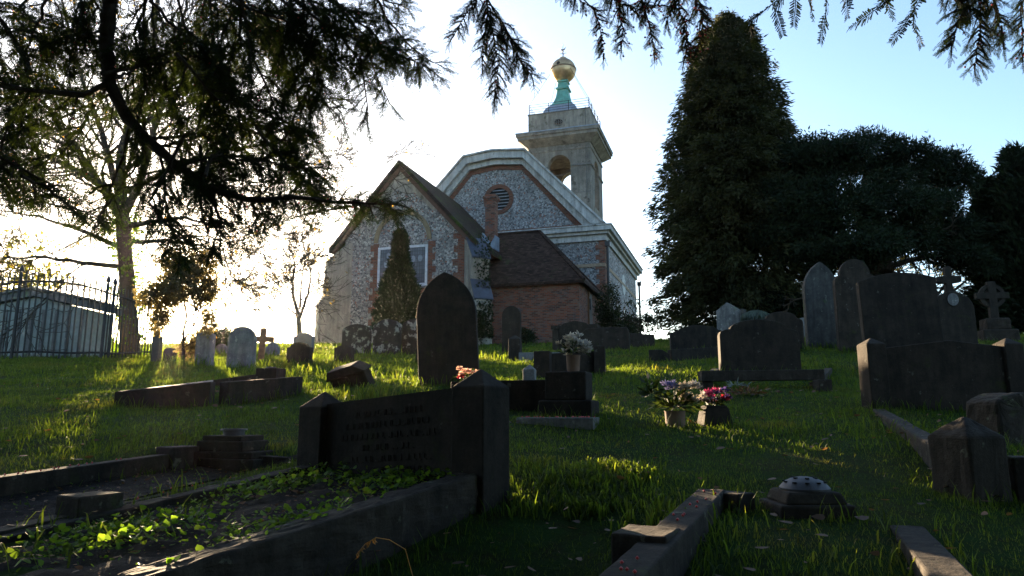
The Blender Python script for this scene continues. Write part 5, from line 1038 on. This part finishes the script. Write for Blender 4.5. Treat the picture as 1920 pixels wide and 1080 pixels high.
# close sprigs with visible needles
for pts in [((1500, -70), (1470, -10), (1430, 22), (1398, 48)), ((1500, -60), (1492, 0), (1490, 30)), ((1545, -70), (1550, -10), (1548, 30), (1542, 62)), ((1575, -60), (1590, -10), (1588, 15)), ((1430, 20), (1405, 40), (1412, 70)), ((1700, -70), (1660, 5), (1625, 30), (1608, 42)), ((1720, -70), (1725, 0), (1700, 40), (1682, 65)), ((1715, 10), (1712, 50), (1722, 68)), ((1640, -60), (1655, -10), (1668, 18)), ((1520, -60), (1515, -5), (1522, 20)), ((1470, -5), (1452, 20), (1462, 48))]:
    Yk = 1.65; pl = [W(a, b_, Yk) for a, b_ in pts]; P_, D_, S_ = [], [], []
    tot = sum((pl[i_+1]-pl[i_]).length for i_ in range(len(pl)-1)); stem_mb.tube([a-yr for a in pl], .0014, 4)
    nseg = max(2, int(tot/.045)); q_ = []
    for k in range(nseg+1):
        t = tot*k/nseg
        for i_ in range(len(pl)-1):
            l = (pl[i_+1]-pl[i_]).length
            if t <= l or i_ == len(pl)-2: q_.append(pl[i_].lerp(pl[i_+1], min(1, t/l))); break
            t -= l
    for k in range(nseg): P_.append(tuple(q_[k])); D_.append(tuple(q_[k+1]-q_[k])); S_.append((q_[k+1]-q_[k]).length)
    P_.append(tuple(q_[-1])); D_.append(tuple(q_[-1]-q_[-2])); S_.append(.03)
    V_, F_ = place_twigs(np.array(P_), np.array(D_), np.array(S_), 1.0, SV, SF); bough_parts.append(('raw', V_, F_))
P_ = np.concatenate([p[0] for p in bough_parts if p[0] is not None and not isinstance(p[0], str)]); D_ = np.concatenate([p[1] for p in bough_parts if not isinstance(p[0], str)]); S_ = np.concatenate([p[2] for p in bough_parts if not isinstance(p[0], str)])
print('TWIGS', len(P_))
parts = [place_twigs(P_, D_, S_)] + [(p[1], p[2]) for p in bough_parts if isinstance(p[0], str)]
V_, F_ = join(parts); V_ = V_ - np.array(tuple(yr)); npmesh('needles', V_, F_, m_yew, over)
# unseen yew canopy overhead; ring behind the camera added to shade the foreground
bl = [((x, y, z), (1.5, 1.5, .8)) for x, y, z in [(-2, 0, 5.2), (0, 0, 5.4), (2, -.5, 5.2), (-3.5, -2, 4.6), (-1, -3, 5), (1.5, -2.5, 4.8), (-5, 0, 4.4), (3.8, 0, 5.0), (-2, 2, 5.6), (1, 2.0, 5.6), (3.2, 2, 5.6), (-4.3, 2, 5.2)] + [(-3 + 5.6*cos(t_), -2.6 + 4.6*sin(t_), z_) for z_ in (1.2, 2.6, 4.0) for t_ in [radians(q_) for q_ in range(150, 371, 22)]] + [(x_, -4.2, z_) for x_ in (3.4, 5.2, 7.) for z_ in (1.2, 2.8, 4.2)]]
V_, F_ = blobcrown(bl, 15000, .3, .12, 8, .4, .2, .3, 77, 1.); V_ = V_ - np.array(tuple(yr)) ; npmesh('upper_shade_crown', V_, F_, m_yew, over)
for e in [(0, 1.4, 4.2), (1.6, 1.2, 3.9), (2.6, .9, 3.6), (-1, 2.2, 4.4), (-3, 1.5, 4.4), (3.2, 2.0, 4.2)]:
    e = Vector(e); thick_mb.tube([crown_pt-yr, (crown_pt.lerp(e, .5)+Vector((0, 0, .7)))-yr, e-yr], [.12, .07, .02], 8, cap=False)
# connectors from the out-of-frame boughs to the hanging sprays
for (a, b_, Yk, src) in [(900, -60, 3.6, (0, 1.4, 4.2)), (1010, -80, 3.3, (0, 1.4, 4.2)), (1150, -60, 3.3, (1.6, 1.2, 3.9)), (1185, -60, 3.3, (1.6, 1.2, 3.9)), (1260, -60, 3.3, (1.6, 1.2, 3.9)), (1290, -60, 3.3, (1.6, 1.2, 3.9)), (1850, -80, 3.4, (3.2, 2.0, 4.2)), (1925, -60, 3.4, (3.2, 2.0, 4.2)), (1760, -60, 3.4, (3.2, 2, 4.2)), (1500, -70, 1.65, (1.6, 1.2, 3.9)), (1545, -70, 1.65, (1.6, 1.2, 3.9)), (1700, -70, 1.65, (2.6, .9, 3.6)), (395, -30, 4.2, (-1, 2.2, 4.4)), (520, -30, 4.2, (-1, 2.2, 4.4)), (600, -30, 4.2, (-1, 2.2, 4.4)), (660, -30, 4.2, (-1, 2.2, 4.4)), (100, -40, 4, (-3, 1.5, 4.4)), (330, -20, 4, (-1, 2.2, 4.4))]:
    p = W(a, b_, Yk); s_ = Vector(src); stem_mb.tube([s_-yr, (s_.lerp(p, .5)+Vector((0, 0, .1)))-yr, p-yr], [.012, .008, .005], 5, cap=False)
stem_mb.build('twigs', m_barkd, over); thick_mb.build('limbs', m_barkd, over, smooth=True)
# berries
def icos(ps, r, name, m, parent, off):
    b = np.array([(0, 0, 1), (1, 0, 0), (0, 1, 0), (-1, 0, 0), (0, -1, 0), (0, 0, -1)], float)
    V0 = []; F0 = []
    for k in range(4): F0.append((0, 1+k, 1+(k+1) % 4)); F0.append((5, 1+(k+1) % 4, 1+k))
    V_ = (np.array(ps)[:, None] + b[None]*r).reshape(-1, 3) - np.array(tuple(off)); F_ = (np.array(F0)[None] + (np.arange(len(ps))*6)[:, None, None]).reshape(-1, 3); return npmesh(name, V_, F_, m, parent, True)
bo = icos([tuple(p) for p in berry_pts], .0075, 'berries', m_berry, over, yr); bo['kind'] = 'stuff'
# ==================================================================  GRASS AND GROUND COVER
def in_quad(x, y, q):
    r = np.ones(len(x), bool); s = 0
    for i_ in range(4):
        a, b_ = q[i_], q[(i_+1) % 4]; c = (b_[0]-a[0])*(y-a[1]) - (b_[1]-a[1])*(x-a[0]); r &= (c > 0) if i_ == 0 and False else True
        s = s + np.sign(c)
    return np.abs(s) == 4
plotA = [tuple((Ra+nA*(-.02))[:2]), tuple((Ra+nA*1.6)[:2]), tuple((La+nA*1.6)[:2]), tuple((La+nA*(-.02))[:2])]
gbl = Vector(gb.location); plotB = [tuple((p+gbl)[:2]) for p in (r0, r1, f1, f0)]
def grass(y0, y1, dens, h, wd, seed, segs=2, tuft=.5):
    r = np.random.default_rng(seed); A_ = .5*(y1**2-y0**2)*1.62; n_ = int(A_*dens); y = np.sqrt(r.random(n_)*(y1**2-y0**2)+y0**2); x = (r.random(n_)*2-1)*y*.81
    k = ~in_quad(x, y, plotA) & ~in_quad(x, y, plotB)
    u = (x-OX)*cos(AZ) - (y-OY)*sin(AZ); v = (x-OX)*sin(AZ) + (y-OY)*cos(AZ); k &= ~((u > -3.4) & (u < 9.4) & (v > 0))
    x, y = x[k], y[k]; n_ = len(x)
    cl = .5+.5*np.sin(3.1*x+1.3*y+np.sin(2.2*y))*np.sin(2.7*y-1.9*x+.7); cl2 = .5+.5*np.sin(9*x+4*y)*np.sin(8*y-5*x+1); f = .4+1.1*cl**2*tuft*2*.6+.7*cl2*tuft
    hh = h*f*(.5+r.random(n_))*np.where(r.random(n_) < .07, 2.0, 1)
    az = r.random(n_)*2*pi; bend = hh*(.25+.6*r.random(n_)); dx, dy = np.cos(az), np.sin(az); sx, sy = -dy, dx; w2 = wd*(.6+.8*r.random(n_))
    z = Hn(x, y)-.01; P0 = np.stack([x, y, z], 1); S_ = np.stack([sx, sy, 0*sx], 1)*w2[:, None]*.5; B_ = np.stack([dx*bend, dy*bend, 0*dx], 1); U_ = np.stack([0*x, 0*x, hh], 1)
    V_ = np.stack([P0-S_, P0+S_, P0+B_*.3+U_*.6+S_*.8, P0+B_*.3+U_*.6-S_*.8, P0+B_+U_+S_*.1, P0+B_+U_-S_*.1], 1).reshape(-1, 3)
    b_ = (np.arange(n_)*6)[:, None]; F_ = np.concatenate([b_+np.array([[0, 1, 2, 3]]), b_+np.array([[3, 2, 4, 5]])]); return V_, F_
gp_ = [grass(1.3, 4.2, 6500, .026, .0028, 1), grass(4.2, 8, 3400, .034, .0048, 2), grass(8, 15, 1200, .05, .009, 3), grass(15, 26, 350, .07, .017, 4), grass(26, 44, 60, .1, .04, 5)]
V_, F_ = join(gp_); print('GRASS', len(F_)); tag(npmesh('grass', V_, F_, m_grass), 'short uneven lawn grass covering the churchyard slope', 'grass', kind='stuff')
# long tufts
def tufts(spots, name='long_grass'):
    C, Dn, L_, Wd = [], [], [], []
    out = []
    for px, py, Y, n_, h in spots:
        P = W(px, py, Y); x = P.x + RNG.normal(size=n_)*h*.9; y = P.y + RNG.normal(size=n_)*h*.9; z = Hn(x, y); az = RNG.random(n_)*2*pi; hh = h*(.5+.7*RNG.random(n_)); P0 = np.stack([x, y, z], 1); d = np.stack([np.cos(az), np.sin(az), 0*az], 1); s_ = np.stack([-np.sin(az), np.cos(az), 0*az], 1)*.0035*max(1, Y/5)
        U_ = np.array([0, 0, 1.])*hh[:, None]; B_ = d*hh[:, None]*(.3+.6*RNG.random((n_, 1)))
        V_ = np.stack([P0-s_, P0+s_, P0+B_*.25+U_*.55+s_, P0+B_*.25+U_*.55-s_, P0+B_*.65+U_*.9+s_*.7, P0+B_*.65+U_*.9-s_*.7, P0+B_*1.1+U_*.92+s_*.1, P0+B_*1.1+U_*.92-s_*.1], 1).reshape(-1, 3)
        b_ = (np.arange(n_)*8)[:, None]; F_ = np.concatenate([b_+np.array([[0, 1, 2, 3]]), b_+np.array([[3, 2, 4, 5]]), b_+np.array([[5, 4, 6, 7]])]); out.append((V_, F_))
    for (x0, y0, ww, th, rz) in STB + [(P3[0], P3[1], P3[2], P3[3], P3[4]) for P3 in EXTRA]:
        n_ = int(ww*130); a = (RNG.random(n_)-.5)*(ww+.1); o = -th/2 - .01 - np.abs(RNG.normal(size=n_))*.035; x = x0 + a*cos(rz) - o*sin(rz); y = y0 + a*sin(rz) + o*cos(rz); z = Hn(x, y)-.01; h = .05 + .004*y0
        az = RNG.random(n_)*2*pi; hh = h*(.4+1.1*RNG.random(n_)**2*1.4); P0 = np.stack([x, y, z], 1); d = np.stack([np.cos(az), np.sin(az), 0*az], 1); s_ = np.stack([-np.sin(az), np.cos(az), 0*az], 1)*.0028*max(1, y0/4); U_ = np.array([0, 0, 1.])*hh[:, None]; B_ = d*hh[:, None]*.4
        V_ = np.stack([P0-s_, P0+s_, P0+B_*.3+U_*.6+s_*.8, P0+B_*.3+U_*.6-s_*.8, P0+B_+U_+s_*.1, P0+B_+U_-s_*.1], 1).reshape(-1, 3); b_ = (np.arange(n_)*6)[:, None]; out.append((V_, np.concatenate([b_+np.array([[0, 1, 2, 3]]), b_+np.array([[3, 2, 4, 5]])])))
    V_, F_ = join(out); return npmesh(name, V_, F_, m_grass)
ek = (Ra+nA*.75); EXTRA = [(ek.x+.06, ek.y-.04, 1.5, .1, atan2(-nA.y, -nA.x)), (Ra.x+.05, Ra.y-.06, .25, .1, .2), (s0.x+(s1.x-s0.x)/2, s0.y, 1.3, .14, 0), (1.28, 3.0, .3, .3, 0), (W(1068, 797, 5.75).x, 5.75, .42, .4, -.28), (t0.x, t0.y, .25, .26, 0), (2.95, 4.7, .45, .3, .2), (W(1267, 812, 5.25).x, 5.25, .16, .14, 0), (W(1341, 810, 5.3).x, 5.3, .24, .16, 0), (W(668, 722, 7.8).x, 7.8, .5, .2, -.3)]
for A3, B3 in ((W(222, 735, 6.4), W(400, 716, 6.5)), (W(410, 716, 6.5), W(560, 706, 7.2)), (f0+gb.location, f1+gb.location), (u0+gu.location, u1+gu.location), (w0+gu.location, w1+gu.location)):
    m3 = (A3+B3)/2; d3 = B3-A3
    if d3.x < 0: d3 = -d3
    EXTRA.append((m3.x, m3.y, (A3-B3).length, .16, atan2(d3.y, d3.x)))
rt = random.Random(9)
sp = [(rt.uniform(960, 1230), rt.uniform(880, 950), rt.uniform(3.0, 3.9), 30, .055) for _ in range(60)] + [(rt.uniform(1180, 1290), rt.uniform(900, 980), rt.uniform(2.6, 3.1), 10, .09) for _ in range(12)] + [(rt.uniform(670, 760), 745, rt.uniform(6.6, 7.2), 22, .13) for _ in range(8)] + [(rt.uniform(450, 800), 690, rt.uniform(9, 15), 14, .13) for _ in range(60)]
sp += [(rt.uniform(60, 640), rt.uniform(900, 990), rt.uniform(2.4, 3.4), 7, .09) for _ in range(16)]
sp += [(rt.uniform(1250, 1700), 1000, rt.uniform(2.1, 2.8), 5, .06) for _ in range(22)] + [(rt.uniform(1620, 1760), 800, rt.uniform(4.2, 5.2), 10, .1) for _ in range(12)] + [(rt.uniform(1800, 1920), 800, rt.uniform(3.6, 4.6), 10, .1) for _ in range(10)] + [(935, 650, 15, 30, .2), (790, 722, 8, 20, .14), (850, 720, 8, 20, .12), (330, 690, 12, 40, .2), (365, 690, 12, 40, .2), (280, 700, 10, 20, .2)]
tag(tufts(sp), 'longer grass tufts catching the low sun', 'grass', kind='stuff')
# ivy leaves on grave A
def ground_leaves(n_, f, l, w_, m, name, zoff=.02, zvar=.05, up=.5):
    Ps = []
    while len(Ps) < n_:
        p = f()
        if p is not None: Ps.append(p)
    C = np.array(Ps); C[:, 2] += zoff + RNG.random(n_)*zvar; az = RNG.random(n_)*2*pi; D_ = np.stack([np.cos(az), np.sin(az), (RNG.random(n_)-.2)*up], 1)
    D_ = unit(D_); S_ = unit(np.cross(D_, np.array([0, 0, 1.]) + RNG.normal(size=(n_, 3))*.4)); L_ = (l*(.4+1.1*RNG.random(n_)**1.8))[:, None]; Wv = L_*w_
    V_ = np.stack([C, C+S_*Wv*.5+D_*L_*.15, C+S_*Wv*.42+D_*L_*.6, C+D_*L_, C-S_*Wv*.42+D_*L_*.6, C-S_*Wv*.5+D_*L_*.15], 1).reshape(-1, 3); b_ = (np.arange(n_)*6)[:, None]
    F_ = np.concatenate([b_+np.array([[0, 1, 2, 3]]), b_+np.array([[0, 3, 4, 5]])]); return npmesh(name, V_, F_, m)
def fA():
    s_, t = rt.random()*1.5+.05, rt.random()*1.02
    dn = sin(s_*5+t*3)*sin(t*6-s_*2)+rt.random()*1.2
    if dn < .75: return None
    p = Ra + nA*s_ + eA*t; z = .555 - .123*s_ - .01*t; return (p.x, p.y, z)
tag(ground_leaves(2700, fA, .022, .9, m_ivy, 'ivy', .0, .05, 1.6), 'ivy and small weeds covering the nearest grave plot', 'ivy', kind='stuff')
def fG():
    y = rt.uniform(1.6, 9); x = rt.uniform(-.75, .75)*y; return (x, y, H(x, y))
tag(ground_leaves(1100, fG, .04, .6, m_brownleaf, 'fallen_leaves', .02, .015, .2), 'scattered dead leaves in the grass', 'dead leaves', kind='stuff')
def fP():
    if rt.random() < .5: s_, t = rt.random()*1.5+.05, rt.random()*1.02; p = Ra + nA*s_ + eA*t; return (p.x, p.y, .555 - .123*s_ - .01*t)
    a, b__ = rt.random(), rt.random(); p = r0.lerp(r1, a).lerp(f0.lerp(f1, a), b__) + gbl; return (p.x, p.y, max(p.z-.08, H(p.x, p.y)+.012))
tag(ground_leaves(900, fP, .022, .5, m_brownleaf, 'plot_litter', .0, .012, .5), 'dead leaves and twigs on the soil of the two near-left plots', 'leaf litter', kind='stuff')
tag(ground_leaves(500, fP, .014, .7, m_ivy, 'plot_weeds', .0, .02, 1.), 'tiny green weeds on the soil of the two near-left plots', 'weeds', kind='stuff')
# seed stalk
P = W(800, 1040, 2.25); z = H(P.x, P.y); pts = [Vector((P.x, P.y, z)), W(760, 1030, 2.25), W(730, 1012, 2.22), W(705, 1008, 2.2), W(685, 1020, 2.2), W(668, 1040, 2.2)]
b = MB(); b.tube(pts, [.0012]*5+[.0008], 4)
for k in range(14): 
    t = k/13; p = pts[3].lerp(pts[4], min(1, t*2)) if t < .5 else pts[4].lerp(pts[5], t*2-1); b.tube([p, p+Vector((rt.gauss(0, .004), 0, -.008)), p+Vector((rt.gauss(0, .005), 0, -.014))], [.001, .0025, .0005], 4)
tag(b.build('grass_stalk', M_leaf('straw', [(.3, (.4, .26, .12)), (.7, (.55, .38, .18))], .5, 9)), 'single arching dry grass seed head against the near kerb', 'grass stalk')
# berries lying on the kerbs and slab
bp_ = []
gbl = Vector(gb.location); gul = Vector(gu.location)
for a, b__, o_ in ((r0, r1, gbl), (f0, f1, gbl), (u0, u1, gul)):
    for _ in range(16): t = rt.random(); p = a.lerp(b__, t) + o_ + Vector((rt.uniform(-.03, .03), rt.uniform(-.03, .03), .005)); bp_.append(tuple(p))
for _ in range(40): x = rt.uniform(-.25, .28); y = rt.uniform(-.15, .1); q = Matrix.Rotation(-.28, 3, 'Z') @ Vector((x, y, 0)); bp_.append((p2.x+q.x, p2.y+q.y, H(p2.x, p2.y)+.04))
bb_ = icos(bp_, .0065, 'fallen_berries', m_berry, None, (0, 0, 0)); tag(bb_, 'red yew berries scattered on kerbs and slab', 'berries', kind='stuff')
for d in DBG: print('STONE', d)

hz_ = MB().box(-440, 440, -75, 930, -230, 37).build('glow_haze', None if False else bpy.data.materials.new('sun_glow_haze')); hm = hz_.data.materials[0]; hm.use_nodes = True; nt = hm.node_tree  # thin volume added to give a glow around the sun
nt.nodes.remove(nt.nodes['Principled BSDF']); pv = nt.nodes.new('ShaderNodeVolumePrincipled'); pv.inputs['Color'].default_value = (.9, .9, .9, 1); pv.inputs['Density'].default_value = .0001; pv.inputs['Anisotropy'].default_value = .86
nt.links.new(pv.outputs[0], nt.nodes['Material Output'].inputs['Volume']); hz_['kind'] = 'stuff'
